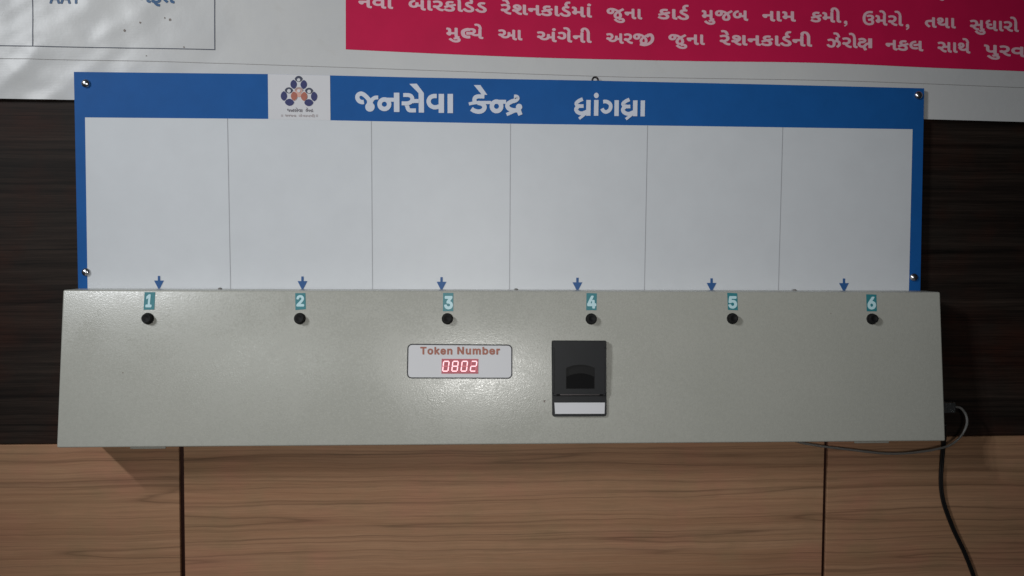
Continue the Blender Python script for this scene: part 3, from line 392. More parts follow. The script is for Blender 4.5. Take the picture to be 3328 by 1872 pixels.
def powder_coat():
    m, nt, b = newmat('powder_coat'); p = geo_pos(nt)
    big = noise_tex(nt, 5, 4, .6, p); grain = noise_tex(nt, 260, 3, .6, p)
    c = ramp(nt, big, [(.3, (.465, .466, .418)), (.7, (.497, .494, .446))])
    c = mixc(nt, 1.0, c, ramp(nt, grain, [(.3, (.955,) * 3), (.7, (1.03,) * 3)]), 'MULTIPLY')
    nt.links.new(c, b.inputs['Base Color'])
    b.inputs['Specular IOR Level'].default_value = .66
    rr = ramp(nt, noise_tex(nt, 420, 2, .5, p), [(.3, (.17,) * 3), (.7, (.31,) * 3)])
    smear = ramp(nt, noise_tex(nt, 9, 5, .65, p, .8), [(.42, (0, 0, 0)), (.75, (.16, .16, .16))])        # wiped and handled areas are duller
    nt.links.new(mixc(nt, 1.0, rr, smear, 'ADD'), b.inputs['Roughness'])
    h = math_(nt, 'ADD', math_(nt, 'MULTIPLY', noise_tex(nt, 620, 2, .6, p), 1.0), math_(nt, 'MULTIPLY', noise_tex(nt, 120, 2, .5, p), .25))
    bump(nt, b, h, .20, .0007)
    return m
M['coat'] = powder_coat()
def vinyl():
    m, nt, b = newmat('banner_vinyl'); p = geo_pos(nt)
    f = noise_tex(nt, 7, 5, .6, p); c = ramp(nt, f, [(.3, (.60, .605, .615)), (.7, (.66, .66, .655))])
    sm = noise_tex(nt, 26, 5, .65, p, .6)
    c = mixc(nt, ramp(nt, sm, [(.60, (0, 0, 0)), (.82, (.30, .30, .30))]), c, (.50, .47, .43))
    nt.links.new(c, b.inputs['Base Color'])
    b.inputs['Roughness'].default_value = .37; b.inputs['Specular IOR Level'].default_value = .5
    weave = N(nt, 'ShaderNodeTexWave', wave_type='BANDS', bands_direction='Z'); weave.inputs['Scale'].default_value = 140; weave.inputs['Distortion'].default_value = 1.5
    nt.links.new(p, weave.inputs['Vector'])
    h = math_(nt, 'ADD', math_(nt, 'MULTIPLY', weave.outputs['Fac'], .05), noise_tex(nt, 60, 4, .6, p))
    bump(nt, b, h, .25, .0009)
    return m
M['vinyl'] = vinyl()
def emitter(name, col, strength, base):
    m, nt, b = newmat(name); b.inputs['Base Color'].default_value = (*base, 1)
    f = noise_tex(nt, 900, 2, .5, geo_pos(nt)); 
    nt.links.new(ramp(nt, f, [(.2, tuple(c * .9 for c in col)), (.8, col)]), b.inputs['Emission Color']); b.inputs['Emission Strength'].default_value = strength
    b.inputs['Roughness'].default_value = .4
    return m
M['led_on'] = emitter('lit_led', (1.0, .60, .66), 1.25, (.6, .2, .2))
M['led_dim'] = emitter('dim_led', (.62, .10, .15), .55, (.3, .05, .06))
M['led_face'] = emitter('led_face', (.42, .014, .055), .50, (.12, .012, .02))
def clear_plastic(name, col, alpha, rough):
    m, nt, b = newmat(name); f = noise_tex(nt, 70, 3, .5, geo_pos(nt))
    nt.links.new(ramp(nt, f, [(.3, tuple(c * .85 for c in col)), (.7, col)]), b.inputs['Base Color'])
    b.inputs['Roughness'].default_value = rough; b.inputs['Transmission Weight'].default_value = alpha; b.inputs['IOR'].default_value = 1.45
    return m
M['cable'] = clear_plastic('milky_cable', (.36, .36, .35), .55, .35)
M['plug'] = clear_plastic('clear_plug', (.35, .36, .37), .85, .12)

# ------------------------------------------------------------------ wall panels
SEAM = at(1664, 1430.5, 0).z; GL_X, GR_X, GW = -.3964, .5479, .0033
bm = bmesh.new(); box(bm, -1.6, 1.7, .006, .03, -1.2, 1.0)
tag(obj('wall', bm, M['gap']), kind='structure')
def panel(x0, x1, z0, z1, mat, label, y0=0.0):
    bm = bmesh.new(); box(bm, x0, x1, y0, .006, z0, z1, .0006, 1)
    return tag(obj('wall_panel', bm, mat, origin=((x0 + x1) / 2, .006, z0)), label, 'wall panel', 'wood panels cladding the wall')
panel(-1.5, 1.6, SEAM + .0008, .9, M['dark_wood'], 'dark brown wood grain panel behind the sign board and above the lighter panels', y0=.0012)
panel(-1.5, GL_X - GW, -1.1, SEAM - .0006, M['light_wood'], 'light brown wood panel left of the left groove below the metal box')
panel(GL_X + GW, GR_X - GW * .85, -1.1, SEAM - .0006, M['light_wood'], 'wide light brown wood panel in the middle between the two dark grooves')
panel(GR_X + GW * .85, 1.6, -1.1, SEAM - .0006, M['light_wood'], 'light brown wood panel right of the right groove behind the hanging black cord')
# ------------------------------------------------------------------ banner
def sstep(a, b, x): t = max(0, min(1, (x - a) / (b - a))); return t * t * (3 - 2 * t)
def bd(x, z):                           # distance of the hanging vinyl from the wall: slack, wrinkled at the left
    left = 1 - sstep(-.62, -.22, x)
    d = .0058 + .0020 * noise.noise((x * 2.6, 4.1, z * 4)) + .0007 * noise.noise((x * 9, 1.7, z * 11))
    u, v = x * .80 + z * .60, z * .80 - x * .60                      # creases run up to the right
    q = noise.noise((u * 6, v * 26, 2.2)); r = 1 - abs(noise.noise((u * 9 + 3, v * 34, 5.1))) * 2.2; c = noise.noise((x * 40, 1.1, z * 44))
    d += left * (.0030 * q + .0008 * max(0, r) + .0009 * c)
    return max(.0022, min(.0108, d))
def place_banner(px, py, lift):
    p = at(px, py, .0058); return Vector((p.x, -(bd(p.x, p.z) + lift), p.z))
def lerp_pts(pts, x):
    for (x0, y0), (x1, y1) in zip(pts, pts[1:]):
        if x <= x1: return y0 + (y1 - y0) * (x - x0) / (x1 - x0)
    return pts[-1][1]
BOT = [(-260, 316), (0, 320.5), (240, 324), (1600, 351), (3005, 387.5), (3328, 396), (3600, 404)]
RED = [(p.x, p.y) for p in catmull([(1124, 161, 0), (1640, 183.5, 0), (2200, 197.5, 0), (2640, 204.5, 0), (3041, 221, 0), (3328, 231.5, 0), (3600, 243, 0)], 8)]
def banner_grid(x0, x1, top, bot, nx, ny, lift):
    bm = bmesh.new(); rows = []
    for j in range(ny + 1):
        rows.append([])
        for i in range(nx + 1):
            x = x0 + (x1 - x0) * i / nx; y = top + (lerp_pts(bot, x) - top) * j / ny
            rows[-1].append(bm.verts.new(place_banner(x, y, lift)))
    for j in range(ny):
        for i in range(nx): bm.faces.new((rows[j][i], rows[j + 1][i], rows[j + 1][i + 1], rows[j][i + 1]))
    return bm
banner = tag(empty('banner', at(1664, 340, .004)), 'white vinyl notice banner with a magenta text block hanging behind the blue sign board', 'banner')
obj('vinyl_sheet', banner_grid(-260, 3600, -240, BOT, 260, 44, 0), M['vinyl'], banner, smooth='all', recalc=False)
obj('magenta_block', banner_grid(1124, 3600, -240, RED, 190, 34, .0004), M['magenta'], banner, smooth='all', recalc=False)
k = Ink(place_banner, .0005)
def dense(a, b, n=14): return [(a[0] + (b[0] - a[0]) * i / n, a[1] + (b[1] - a[1]) * i / n) for i in range(n + 1)]
k.stroke(dense((100, -200), (106.5, 150)), 2.6, smooth=False); k.stroke(dense((697, -200), (698, 161.5)), 2.8, smooth=False)
k.stroke(dense((-250, 143.5), (106.5, 150)) + dense((106.5, 150), (698.5, 161), 24)[1:], 2.6, smooth=False)
k.build('table_frame', M['frame_ink'], banner)
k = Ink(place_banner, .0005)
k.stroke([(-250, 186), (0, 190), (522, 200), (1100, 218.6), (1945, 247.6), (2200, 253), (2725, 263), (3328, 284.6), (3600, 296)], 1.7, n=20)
k.build('fold_line', M['fold_shade_grey'], banner)
k = Ink(place_banner, .0005); write(k, list('AAY'), 159, 263, 10.5, 12, .083, 22); k.build('blue_word', M['blue_letter'], banner)
k = Ink(place_banner, .0005); write(k, list('મફત'), 450, 567, 9, 11, .080, 24); k.build('blue_word', M['blue_letter'], banner)
for x, y, r in ((404, 99, 4.2), (455.5, 73.5, 3), (552, 64, 4.4), (534.5, 57.5, 2.2), (598, 153, 2.4), (476, 181, 2)):
    k = Ink(place_banner, .0006); k.poly([(x + r * (1 + .35 * random.uniform(-1, 1)) * math.cos(t), y + r * (1 + .35 * random.uniform(-1, 1)) * math.sin(t)) for t in (6.283 * i / 11 for i in range(11))])
    k.build('stain', M['stain'], banner)
S = .0665
L1 = [('નવા', 1165, 1278, 26.5, 30.5), ('બારકોડેડ', 1328, 1582, 33.5, 43), (['ર', 'ે', 'શ', 'ન', 'ક', 'ા', 'ડ', 'reph', 'મ', 'ા', 'ં'], 1627, 1924, 47, 58), ('જુના', 1971, 2087, 60, 64),
      (['ક', 'ા', 'ડ', 'reph'], 2137, 2239, 62.5, 65.5), ('મુજબ', 2280, 2431, 67, 69), ('નામ', 2476, 2585, 70.5, 72), ('કમી', 2632, 2732, 73, 75.5), ('ઉમેરો', 2801, 2933, 82.5, 86.5), ('તથા', 3003.5, 3104, 90.5, 94), ('સુધારો', 3150, 3310, 99, 105)]
L2 = [(['મ', 'ુ', 'half_la', 'ય', 'ે'], 1450, 1571, 124, 128), ('આ', 1619, 1698, 130, 132), ('અંગેની', 1745, 1923, 136, 140), (['અ', 'ર', 'ji'], 1970, 2126, 142, 144), ('જુના', 2172, 2290.5, 145, 147),
      (['ર', 'ે', 'શ', 'ન', 'ક', 'ા', 'ડ', 'reph', 'ન', 'ી'], 2338, 2638, 147.5, 153), (['ઝ', 'ે', 'ર', 'ો', 'ksha'], 2684.5, 2832, 155, 159.5), ('નકલ', 2875.5, 2999, 164, 168), ('સાથે', 3045, 3152, 170, 175), ('પુરવઠા', 3196, 3398, 178.5, 191)]
for w, x0, x1, y0, y1 in L1 + L2:
    k = Ink(place_banner, .0008, .00004); write(k, list(w), x0, x1, y0, y1, S, 25); k.build('white_word', M['pink_white'], banner)
for x, y in ((2746, 78), (2947, 89)):
    k = Ink(place_banner, .0008, .00004); k.disc(x, y - 4, 5.6); k.stroke([(x + 3.4, y - 3), (x + 3, y + 3), (x - 4, y + 8)], 4.4); k.build('comma', M['pink_white'], banner)
k = Ink(place_banner, .0008, .00004); k.stroke([(3048, -9), (3053, -1), (3061, 1.5), (3068, -4)], 5); k.build('white_word', M['pink_white'], banner)

# ------------------------------------------------------------------ sign board
BF, BB = .0145, .0115
def place_board(px, py, lift): return at(px, py, BF + lift)
TOP = [(240, 233.5), (870, 240.6), (1072, 245), (1343, 251.5), (1924, 261.8), (2500, 274.5), (3003.6, 287)]
OUT = TOP + [(2990, 985), (255, 985)]
board = tag(empty('sign_board', at(1620, 940, BB)), 'blue edged white sign board with six empty columns standing behind the beige box', 'sign board')
bm = bmesh.new(); prism(bm, [at(x, y, BF) for x, y in OUT], [Vector((p.x, -BB, p.z)) for p in (at(x, y, BF) for x, y in OUT)])
obj('board_panel', bm, M['blue'], board)
k = Ink(place_board, .0003); k.poly([(276.3, 381.6), (871, 386.5), (1100, 391.7), (1657, 402), (2200, 409), (2966, 420), (2953, 985), (285.5, 985)]); k.build('white_field', M['white_board'], board)
for a, b in (((739, 385.5), (750, 985)), ((1206.6, 394), (1211, 985)), ((1659, 402.3), (1655.6, 985)), ((2104.5, 408), (2093.3, 985)), ((2544, 414), (2528.5, 985))):
    k = Ink(place_board, .0007); k.stroke([a, b], 2.1, smooth=False); k.build('column_line', M['grey_line'], board)
for x, y in ((516.7, 896.8), (983, 898.5), (1435, 900.7), (1876.7, 902.5), (2312.6, 904.5), (2743, 905)):
    k = Ink(place_board, .0008, 0); k.poly([(x - 3.9, y), (x + 3.9, y), (x + 4, y + 15), (x + 16, y + 15), (x, y + 46), (x - 16, y + 15), (x - 4, y + 15)]); k.build('down_arrow', M['arrow'], board)

def Zf(x0, y0, s): return lambda pts: [(x0 + x / s, y0 + y / s) for x, y in pts]
def title_strokes(ink, T=lambda pts: pts, ws=1.0, words=(0, 1, 2)):
    def st(z, s, pts, w, **kw): ink.stroke(T(z(pts)), w / s * ws, **kw)
    def pg(z, pts): ink.poly(T(z(pts)))
    def ring(z, s, cx, cy, rx, ry, w): ink.stroke(T(z([(cx + rx * math.cos(t), cy + ry * math.sin(t)) for t in (6.2832 * i / 14 for i in range(14))])), w / s * ws, closed=True)
    def dot(z, cx, cy, rx, ry): pg(z, [(cx + rx * math.cos(t), cy + ry * math.sin(t)) for t in (6.2832 * i / 22 for i in range(22))])
    def bar(z, x0, y0, x1, y1, sk=0): pg(z, [(x0, y0), (x1, y0), (x1 + sk, y1), (x0 + sk, y1)])
    if 0 in words:
        z, s = Zf(1140, 260, 12.077), 12.077
        st(z, s, [(515, 858), (430, 865), (320, 815), (258, 700), (285, 590), (395, 533), (520, 580), (650, 700), (735, 810), (765, 960)], 178)
        st(z, s, [(1078, 685), (950, 695), (860, 750), (800, 850), (770, 960)], 160); dot(z, 752, 1055, 186, 188); st(z, s, [(750, 760), (752, 1000)], 240, smooth=False)
        ring(z, s, 1318, 950, 188, 185, 185); st(z, s, [(1290, 770), (1700, 775)], 165, smooth=False); bar(z, 1690, 498, 1908, 1255, 4)
        z = Zf(1300, 260, 12.077)
        st(z, s, [(126, 590), (320, 592), (430, 630), (485, 730), (440, 850), (300, 912), (65, 915)], 163); st(z, s, [(420, 850), (560, 826), (740, 826)], 163)
        st(z, s, [(215, 930), (275, 1010), (310, 1120), (380, 1188), (625, 1192)], 165); bar(z, 728, 515, 936, 1278, 8); pg(z, [(368, 150), (656, 142), (936, 512), (728, 516)])
        st(z, s, [(1442, 628), (1300, 635), (1180, 695), (1122, 835), (1180, 985), (1320, 1066), (1450, 1062), (1540, 1030)], 178); bar(z, 1516, 545, 1728, 1290, 0); bar(z, 1866, 545, 2080, 1300, 0)
    if 1 in words:
        z, s = Zf(1510, 260, 10.895), 10.895
        pg(z, [(325, 180), (556, 178), (805, 525), (612, 525)])
        st(z, s, [(700, 584), (500, 580), (385, 612), (345, 700), (372, 800)], 155); st(z, s, [(152, 848), (420, 802), (940, 798)], 118)
        st(z, s, [(470, 806), (630, 850), (706, 960), (640, 1080), (500, 1120), (350, 1090), (240, 1020)], 165)
        ring(z, s, 1130, 932, 165, 168, 165); st(z, s, [(1060, 772), (1470, 772)], 150, smooth=False)
        st(z, s, [(1748, 590), (1840, 600), (1868, 655), (1800, 720), (1660, 765), (1545, 835), (1512, 920), (1565, 1010), (1700, 1065), (1850, 1070), (1930, 1020)], 160)
        dot(z, 1928, 955, 112, 114); st(z, s, [(1890, 1020), (1978, 1240)], 165, smooth=False); st(z, s, [(1870, 1055), (1485, 1222)], 122, smooth=False)
    if 2 in words:
        s = 9.541
        for dx, dy in ((0, 0), (1450, 14)):
            z = Zf(1850 + dx / s, 280 + dy / s, s)
            st(z, s, [(420, 400), (310, 448), (222, 525), (245, 592), (330, 616), (445, 616)], 118); st(z, s, [(270, 630), (212, 715), (262, 805), (390, 845), (560, 785)], 126)
            bar(z, 530, 428, 668, 918, -8); st(z, s, [(520, 840), (305, 1010)], 92, smooth=False)
        z = Zf(1850, 280, s); bar(z, 772, 428, 910, 918, -8); dot(z, 840, 288, 75, 84)
        st(z, s, [(1052, 482), (1160, 480), (1262, 545), (1286, 640), (1245, 745), (1145, 800), (1065, 770), (1015, 695)], 120); bar(z, 1404, 435, 1540, 926, -6); bar(z, 2216, 443, 2350, 938, -8)
for w in range(3):
    k = Ink(place_board, .0004, .00007); title_strokes(k, ws=.95, words=(w,)); k.build('title_word', M['white_vinyl_letter'], board)

# emblem patch
k = Ink(place_board, .0005, 0); k.poly([(870.5, 240.8), (1072.6, 245.2), (1074, 391), (872, 386.8)]); patch = k.build('emblem_patch', M['logo_white'], board)
z = lambda x, y: (860 + x / 8.05, 220 + y / 8.05)
def leaf(ink, cx, cy, a, b, rot=0):     # pointed oval, long half axis a along x before turning
    c, s_ = math.cos(rot), math.sin(rot); P = []
    for sg in (1, -1):
        for i in range(10):
            t = -1 + 2 * i / 10; u, v = sg * t * a, -sg * b * (1 - t * t) ** .72
            P.append(z(cx + u * c - v * s_, cy + u * s_ + v * c))
    ink.poly(P)
k = Ink(place_board, .0008)
leaf(k, 760, 435, 122, 86, 1.52); leaf(k, 1024, 440, 122, 86, 1.62); leaf(k, 505, 740, 130, 84, 1.55); leaf(k, 1295, 752, 128, 84, 1.55); leaf(k, 650, 905, 124, 92, .06); leaf(k, 1155, 914, 120, 92, -.04)
k.build('navy_leaf', M['navy'], patch)
k = Ink(place_board, .0008); leaf(k, 892, 293, 108, 80); leaf(k, 634, 592, 112, 80, .03); leaf(k, 1163, 602, 112, 80, .03); k.build('dark_cap', M['navy_dark'], patch)
k = Ink(place_board, .0010); k.disc(*z(895, 692), 62 / 8.05, 78 / 8.05); leaf(k, 892, 590, 110, 80); k.build('pale_centre', M['pale_orange'], patch)
k = Ink(place_board, .0013); leaf(k, 770, 742, 122, 84, 1.54); leaf(k, 1032, 750, 122, 84, 1.6); k.build('orange_leaf', M['orange'], patch)
k = Ink(place_board, .0014); 
k.stroke([z(790, 600), z(830, 545), z(892, 525), z(955, 545), z(998, 600)], 40 / 8.05); k.build('grey_cap', M['grey_pink'], patch)
k = Ink(place_board, .0016)
for x, y, r in ((890, 318, 42), (637, 607, 48), (1163, 622, 48), (892, 604, 42)): k.disc(*z(x, y), r / 8.05)
k.build('white_head', M['logo_white'], patch)
k = Ink(place_board, .0008)
T1 = lambda pts: [(860 + (585 + (x - 1153) * (400 / 320)) / 8.05, 220 + (1158 + (y - 366) * 1.22) / 8.05) for x, y in pts]
T2 = lambda pts: [(860 + (1065 + (x - 1524) * (205 / 174)) / 8.05, 220 + (1150 + (y - 366) * 1.22) / 8.05) for x, y in pts]
title_strokes(k, T1, .15, (0,)); title_strokes(k, T2, .15, (1,)); k.build('emblem_name', M['grey_ink'], patch)
k = Ink(place_board, .0008)
for x in (438, 470, 1350, 1382): k.stroke([z(x, 1222), z(x, 1285)], 1.6, smooth=False)
write(k, list('સવજના'), *[z(528, 0)[0], z(822, 0)[0]], z(0, 1278)[1], z(0, 1284)[1], .0135, 12); write(k, list('સેવામયી'), *[z(885, 0)[0], z(1312, 0)[0]], z(0, 1286)[1], z(0, 1294)[1], .0135, 12)
k.build('emblem_motto', M['pale_ink'], patch)

# domed screws and the hanging ring behind the top edge
first = None
for x, y, r in ((279.6, 271.7, 14), (280.6, 884.5, 13.5), (2983.8, 310, 13), (2968.8, 901, 12.5)):
    p = at(x, y, BF); R_ = .0060
    if first is None:
        bm = bmesh.new(); lathe(bm, [(R_, 0), (R_, .0006)] + [(R_ * math.cos(t), .0006 + .0042 * math.sin(t)) for t in (1.5708 * i / 8 for i in range(1, 8))] + [(0, .0048)], 28, Matrix.Rotation(math.pi / 2, 4, 'X'))
        bmesh.ops.translate(bm, vec=p, verts=bm.verts)
        first = obj('dome_screw', bm, M['chrome'], board, origin=p, smooth=True)
    else:
        c = first.copy(); COL.objects.link(c); c.parent = board; c.location = p - Vector(board.location)
bm = bmesh.new(); p = at(1934.6, 260, .0125)
res = []; 
for i in range(24):
    a = 2 * math.pi * i / 24; c = p + Vector((math.cos(a) * .0040, 0, math.sin(a) * .0040)); e = Vector((math.cos(a), 0, math.sin(a)))
    res.append([bm.verts.new(c + (e * math.cos(b) + Vector((0, 1, 0)) * math.sin(b)) * .0013) for b in (2 * math.pi * j / 8 for j in range(8))])
for i in range(24):
    for j in range(8): bm.faces.new((res[i][j], res[(i + 1) % 24][j], res[(i + 1) % 24][(j + 1) % 8], res[i][(j + 1) % 8]))
obj('hanging_ring', bm, M['dark_metal'], board, smooth='all')

# ------------------------------------------------------------------ token dispenser
ZT = at(1664, 941, BF + .001).z
def topc(px): p = at(px, 941, .059); return Vector((p.x, -.059, ZT))
TL_, TR_ = topc(204), topc(3057); BL_, BR_ = at(183.5, 1456, .088), at(3073.5, 1434, .088)
unit = tag(empty('token_dispenser', Vector(((BL_.x + BR_.x) / 2, -.03, BL_.z))), 'long beige metal token dispenser box with six black buttons and a red digit display', 'token dispenser')
bm = bmesh.new(); BACK = -(BF + .0016)
prof = lambda t, b: [Vector((t.x, BACK, ZT)), t, b, Vector((b.x, -.0015, b.z)), Vector((b.x, -.0015, -.11)), Vector((t.x, BACK, -.11))]
prism(bm, prof(TL_, BL_), prof(TR_, BR_))
bmesh.ops.recalc_face_normals(bm, faces=bm.faces)
es = [e for e in bm.edges if all(v.co.y < -.05 for v in e.verts) or (sum(v.co.y < -.05 for v in e.verts) == 1)]
bmesh.ops.bevel(bm, geom=es, offset=.0024, segments=4, profile=.5, affect='EDGES')
obj('housing', bm, M['coat'], unit, smooth=True)
NRM = (TR_ - TL_).cross(BL_ - TL_).normalized()
if NRM.y > 0: NRM = -NRM
def place_front(px, py, lift): return on_plane(px, py, BL_, NRM, lift)
XA = (BR_ - BL_).normalized(); YA = NRM.cross(XA)
def frame(p): return Matrix.Translation(p) @ Matrix((XA, YA, NRM)).transposed().to_4x4()

V = 3328 / 2576
btn = None
for i, (x, y) in enumerate(((372.5, 801.5), (754.5, 801.5), (1125.5, 802), (1487, 802.5), (1842, 801.5), (2193, 802.5))):
    p = place_front(x * V, y * V, 0)
    if btn is None:
        bm = bmesh.new(); lathe(bm, [(.0078, 0), (.0078, .0014), (.0070, .0022), (.0064, .0022)], 32, frame(p)); btn = obj('push_button', bm, M['button'], unit, origin=p, smooth=True)
        bm = bmesh.new(); lathe(bm, [(.0064, .0020), (.0062, .0074), (.0057, .0082), (.0048, .0083), (.0036, .0079), (.0018, .0072), (0, .0070)], 32, frame(p)); cap0 = obj('button_cap', bm, M['button'], btn, origin=p, smooth=True)
    else:
        c = btn.copy(); COL.objects.link(c); c.parent = unit; c.location = p - Vector(unit.location)
        d = cap0.copy(); COL.objects.link(d); d.parent = c
A, B, C5 = Zf(420, 880, 3.68), Zf(1340, 880, 3.68), Zf(2100, 850, 2.07)
for n, zf, q, (x0, x1, y0, y1), sl in (
        ('1', A, [(183, 255), (311, 255), (300, 465), (170, 467)], (192, 266, 280, 438), -.007), ('2', A, [(1985, 268), (2108, 266), (2113, 460), (1988, 470)], (1999, 2092, 291, 428), 0),
        ('3', B, [(368, 265), (492, 265), (490, 484), (365, 484)], (381, 485, 300, 460), 0), ('4', B, [(2083, 266), (2207, 270), (2203, 472), (2080, 472)], (2093, 2203, 296, 452), .004),
        ('5', C5, [(545, 210), (613, 213), (617, 328), (550, 325)], (553, 612, 232, 316), 0), ('6', C5, [(1480, 220), (1549, 222), (1552, 335), (1484, 335)], (1489, 1546, 236, 322), 0)):
    k = Ink(place_front, .0003, 0); k.poly(zf(q)); st = k.build('number_sticker', M['teal'], unit); st['label'] = f'teal sticker with a pale numeral {n}'
    k = Ink(place_front, .0006, 0); (ax, ay), (bx, by) = zf([(x0, y0), (x1, y1)])
    write(k, [n + '*'], ax, bx, by, by, (by - ay) / 585, 37, slant=-sl); k.build('numeral', M['cyan_ink'], st)

# display label and LED digits
P = Zf(1280, 1080, 3.3895)
def rrect(pts, r, n=6):                 # rounded quad in zoom pixels
    out = []; m = len(pts)
    for i in range(m):
        p = Vector((*pts[i], 0)); a = (Vector((*pts[i - 1], 0)) - p).normalized(); b = (Vector((*pts[(i + 1) % m], 0)) - p).normalized()
        for j in range(n + 1):
            t = j / n; q = (p + a * r) * (1 - t) ** 2 + p * 2 * t * (1 - t) + (p + b * r) * t ** 2; out.append((q.x, q.y))
    return out
lab = rrect([(155, 132), (1299, 141), (1299, 506), (149, 502)], 52)
k = Ink(place_front, .0003, 0); k.poly(P(lab)); dl = k.build('display_label', M['label_white'], unit)
k = Ink(place_front, .0006, 0); k.stroke(P(lab), 3.7, smooth=False, closed=True); k.build('label_border', M['black_ink'], dl)
k = Ink(place_front, .0006, .00004); (x0, yb), (x1, _) = P([(290, 246), (1168, 250)])
for w, a, b in (('Token', 290, 645), ('Number', 698, 1170)):
    k = Ink(place_front, .0006, .00004); (xa, yb), (xb, _) = P([(a, 246), (b, 249)])
    write(k, [c + '*' for c in w], xa, xb, yb - .3, yb + .3, 25.5 / 585, 37); k.build('lettering_word', M['token_ink'], dl)
q = [(527, 292), (930, 293), (928, 455), (524, 455)]
bm = bmesh.new(); prism(bm, [place_front(x, y, .0012) for x, y in P(q)], [place_front(x, y, .0002) for x, y in P(q)]); led = obj('led_display', bm, M['led_face'], unit)
def seg7(ink, x0, x1, y0, y1, segs, w=12.5, sl=15):
    ym = (y0 + y1) / 2; g = 2.2
    X = lambda x, y: (x + sl * (y1 - y) / (y1 - y0) - sl * .1, y)
    xa, xb = x0 + w / 2 - 2, x1 - w / 2 - sl + 3; h = w / 2
    def hs(y): ink.poly(P([X(xa + g, y), X(xa + h, y - h), X(xb - h, y - h), X(xb - g, y), X(xb - h, y + h), X(xa + h, y + h)]))
    def vs_(x, ya, yb_): ink.poly(P([X(x, ya + g), X(x + h, ya + h), X(x + h, yb_ - h), X(x, yb_ - g), X(x - h, yb_ - h), X(x - h, ya + h)]))
    ya, yb_ = y0 + h, y1 - h
    for s in segs:
        {'a': lambda: hs(ya), 'g': lambda: hs(ym), 'd': lambda: hs(yb_), 'f': lambda: vs_(xa, ya, ym), 'b': lambda: vs_(xb, ya, ym), 'e': lambda: vs_(xa, ym, yb_), 'c': lambda: vs_(xb, ym, yb_)}[s]()
off = Ink(place_front, .0014, 0)
for x0, on in ((533, 'abcdef'), (634, 'abcdefg'), (736, 'abcdef'), (838, 'abged')):
    k = Ink(place_front, .0016, 0); seg7(k, x0, x0 + 82, 313, 434, on); k.build('led_digit', M['led_on'], led)
    seg7(off, x0, x0 + 82, 313, 434, [s for s in 'abcdefg' if s not in on]); off.disc(*P([(x0 + 84, 428)])[0], 1.7)
off.build('unlit_segment', M['led_dim'], led)

# ticket printer
def plate(bm, ring, h0, h1):
    prism(bm, [place_front(x, y, h1) for x, y in P(ring)], [place_front(x, y, h0) for x, y in P(ring)])
bm = bmesh.new(); plate(bm, rrect([(1737, 94), (2340, 96), (2344, 927), (1744, 930)], 34), -.0004, .0034)
bmesh.ops.recalc_face_normals(bm, faces=bm.faces)
pr = obj('ticket_printer', bm, M['black_plastic'], unit)
pr['label'] = 'black ticket printer with a thumb recess and white strip'
# lid: a bevelled slab with a real opening
outer = rrect([(1741, 90), (2342, 92), (2338, 702), (1752, 702)], 16, 3); hole = [(1897, 622), (1897, 392)] + [(p.x, p.y) for p in catmull([(1897, 392, 0), (1970, 366, 0), (2055, 357, 0), (2140, 366, 0), (2211, 392, 0)], 5)][1:] + [(2211, 622)]
cen = (2042, 396)
def inset(r, d): return [(x + (cen[0] - x) / (abs(cen[0] - x) + 1e-6) * d * min(1, abs(cen[0] - x) / 60), y + (cen[1] - y) / (abs(cen[1] - y) + 1e-6) * d * min(1, abs(cen[1] - y) / 60)) for x, y in r]
bm = bmesh.new()
HT = lambda y: .0098 - .0030 * (y - 90) / 612           # the lid is deeper at its hinge
def ringv(r, f): return [bm.verts.new(place_front(*P([(x, y)])[0], f(y))) for x, y in r]
o0 = ringv(outer, lambda y: .0030); o1 = ringv(outer, lambda y: HT(y) - .0012); o2 = ringv(inset(outer, 6), HT)
def band(a, b):
    for i in range(len(a)): bm.faces.new((a[i], b[i], b[(i + 1) % len(a)], a[(i + 1) % len(a)]))
band(o0, o1); band(o1, o2)
h1 = ringv(hole, HT); h0 = ringv(hole, lambda y: .0036); band(h1, h0)
oi = inset(outer, 6)
tr = tessellate_polygon([[Vector((x, y, 0)) for x, y in oi], [Vector((x, y, 0)) for x, y in hole]]); allv = o2 + h1
for t in tr:
    if len(set(t)) == 3: bm.faces.new([allv[i] for i in t])
lid = obj('printer_lid', bm, M['black_plastic'], pr)
k = Ink(place_front, .0037, 0); k.poly(P([(1890, 350), (2218, 350), (2218, 628), (1890, 628)])); k.build('thumb_recess', M['black_gloss'], pr)
bm = bmesh.new(); tab = [(1903, 618), (1903, 490)] + [(p.x, p.y) for p in catmull([(1903, 490, 0), (1975, 462, 0), (2055, 452, 0), (2135, 462, 0), (2205, 490, 0)], 5)][1:] + [(2205, 618)]
plate(bm, tab, .0036, .0062); obj('release_tab', bm, M['black_deep'], pr)
for a, b in ((1748, 1768), (2318, 2338)):
    bm = bmesh.new(); prism(bm, [place_front(*P([(x, y)])[0], HT(y) + .0011) for x, y in ((a + 3, 176), (b - 3, 176), (b - 3, 668), (a + 3, 668))], [place_front(*P([(x, y)])[0], HT(y) - .0006) for x, y in ((a, 168), (b, 168), (b, 676), (a, 676))]); obj('side_rail', bm, M['black_plastic'], pr)
bm = bmesh.new(); plate(bm, [(1832, 684), (2266, 684), (2266, 691), (1832, 691)], .0060, .0078); obj('tear_bar', bm, M['dark_metal'], pr)
for a, b in ((1792, 1830), (2268, 2306)):
    bm = bmesh.new(); plate(bm, [(a, 681), (b, 681), (b, 700), (a, 700)], .0060, .0083); obj('bar_clip', bm, M['black_deep'], pr)
k = Ink(place_front, .0037, 0); k.poly(P([(1769, 775), (2325, 774), (2321, 897), (1776, 899)])); k.build('white_strip', M['label_white'], pr)

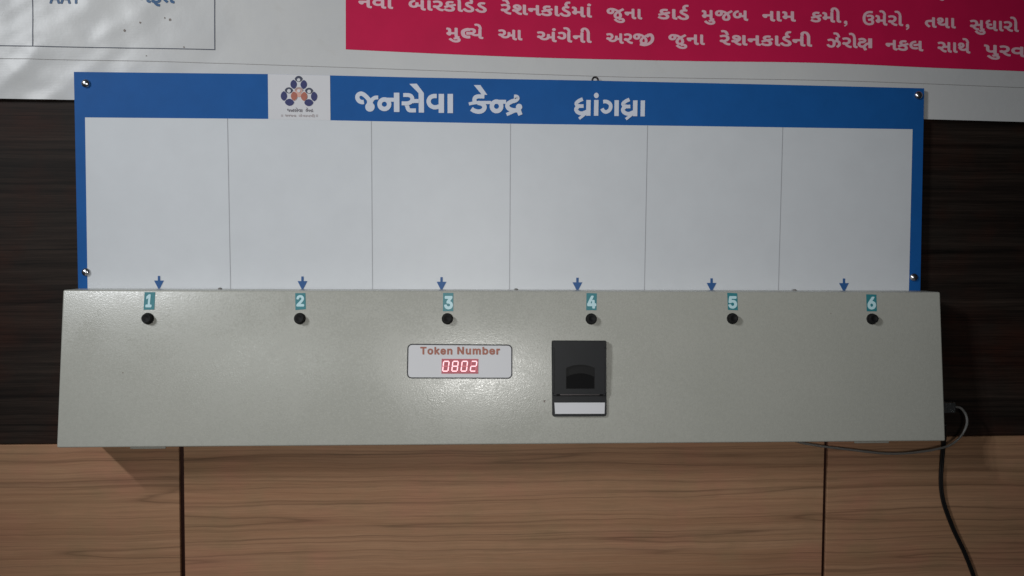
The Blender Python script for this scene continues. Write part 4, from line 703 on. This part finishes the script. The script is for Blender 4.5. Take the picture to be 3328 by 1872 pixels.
# rivets on the top flange, tabs at the wall, small marks
rv = None
for x in (715, 1678, 2583):
    p = at(x, 939.5, .030); p.z = ZT
    if rv is None:
        bm = bmesh.new(); lathe(bm, [(.0030, -.0002), (.0028, .0010), (.0016, .0021), (0, .0024)], 20); bmesh.ops.translate(bm, vec=p, verts=bm.verts); rv = obj('rivet', bm, M['rivet'], unit, origin=p, smooth=True)
    else:
        c = rv.copy(); COL.objects.link(c); c.parent = unit; c.location = p - Vector(unit.location)
for xa, xb, yb in ((423, 538, 1459.5), (2777, 2889, 1441)):
    a, b = at(xa, yb, .0036), at(xb, yb, .0036); bm = bmesh.new(); box(bm, a.x, b.x, -.0036, -.0016, a.z, a.z + .05, .0006, 2); obj('mounting_tab', bm, M['coat'], unit)
for x, y, r in ((1769.7, 1304, 3.0), (399, 1211, 1.7), (2700, 1019, 1.4)):
    k = Ink(place_front, .0003, 0); k.disc(x, y, r, r * 1.3, .5, 9); k.build('surface_mark', M['stain'], unit)

# ------------------------------------------------------------------ cables
side_x = (TR_.x + BR_.x) / 2
cab = tag(empty('network_cable', at(3060, 1322, .045)), 'milky grey network cable looping from the right end of the beige box', 'cable')
pts = [((3100, 1322), .045), ((3122, 1326), .045), ((3138, 1346), .044), ((3143, 1370), .044), ((3136, 1396), .043), ((3117, 1424), .042), ((3088, 1446), .040), ((3050, 1458), .038), ((3000, 1467), .036), ((2940, 1473.5), .034), ((2880, 1474), .032), ((2820, 1468.5), .030), ((2750, 1460), .028), ((2680, 1451.5), .027), ((2610, 1440), .026), ((2560, 1425), .026)]
bm = bmesh.new(); tube(bm, [at(x, y, d) for (x, y), d in pts], .0017, 12, 7); obj('cable_sheath', bm, M['cable'], cab, smooth='all')
p = at(3090, 1323, .045); bm = bmesh.new(); box(bm, side_x + .0006, p.x + .004, p.y - .006, p.y + .006, p.z - .0075, p.z + .0075, .0012, 2)
box(bm, side_x + .003, side_x + .020, p.y - .0095, p.y - .0068, p.z - .003, p.z + .003, .0005, 1); obj('cable_plug', bm, M['plug'], cab)
cord = tag(empty('power_cord', at(2900, 1872, .006)), 'black twin power cord hanging from the box down the light wood', 'power cord')
pts = [((3070, 1380), .030), ((3070, 1420), .018), ((3067, 1440), .010), ((3062, 1494), .0065), ((3058, 1566), .0055), ((3067, 1633), .0055), ((3097, 1716), .0058), ((3136, 1799), .0055), ((3164, 1872), .0055), ((3185, 1945), .0058), ((3190, 2050), .006), ((3180, 2180), .006)]
q = [at(x, y, d) for (x, y), d in pts]
bm = bmesh.new(); tube(bm, q, .0019, 12, 8, offs=(.0014, 0)); tube(bm, q, .0019, 12, 8, offs=(-.0014, 0)); obj('twin_wire', bm, M['cord'], cord, smooth='all')
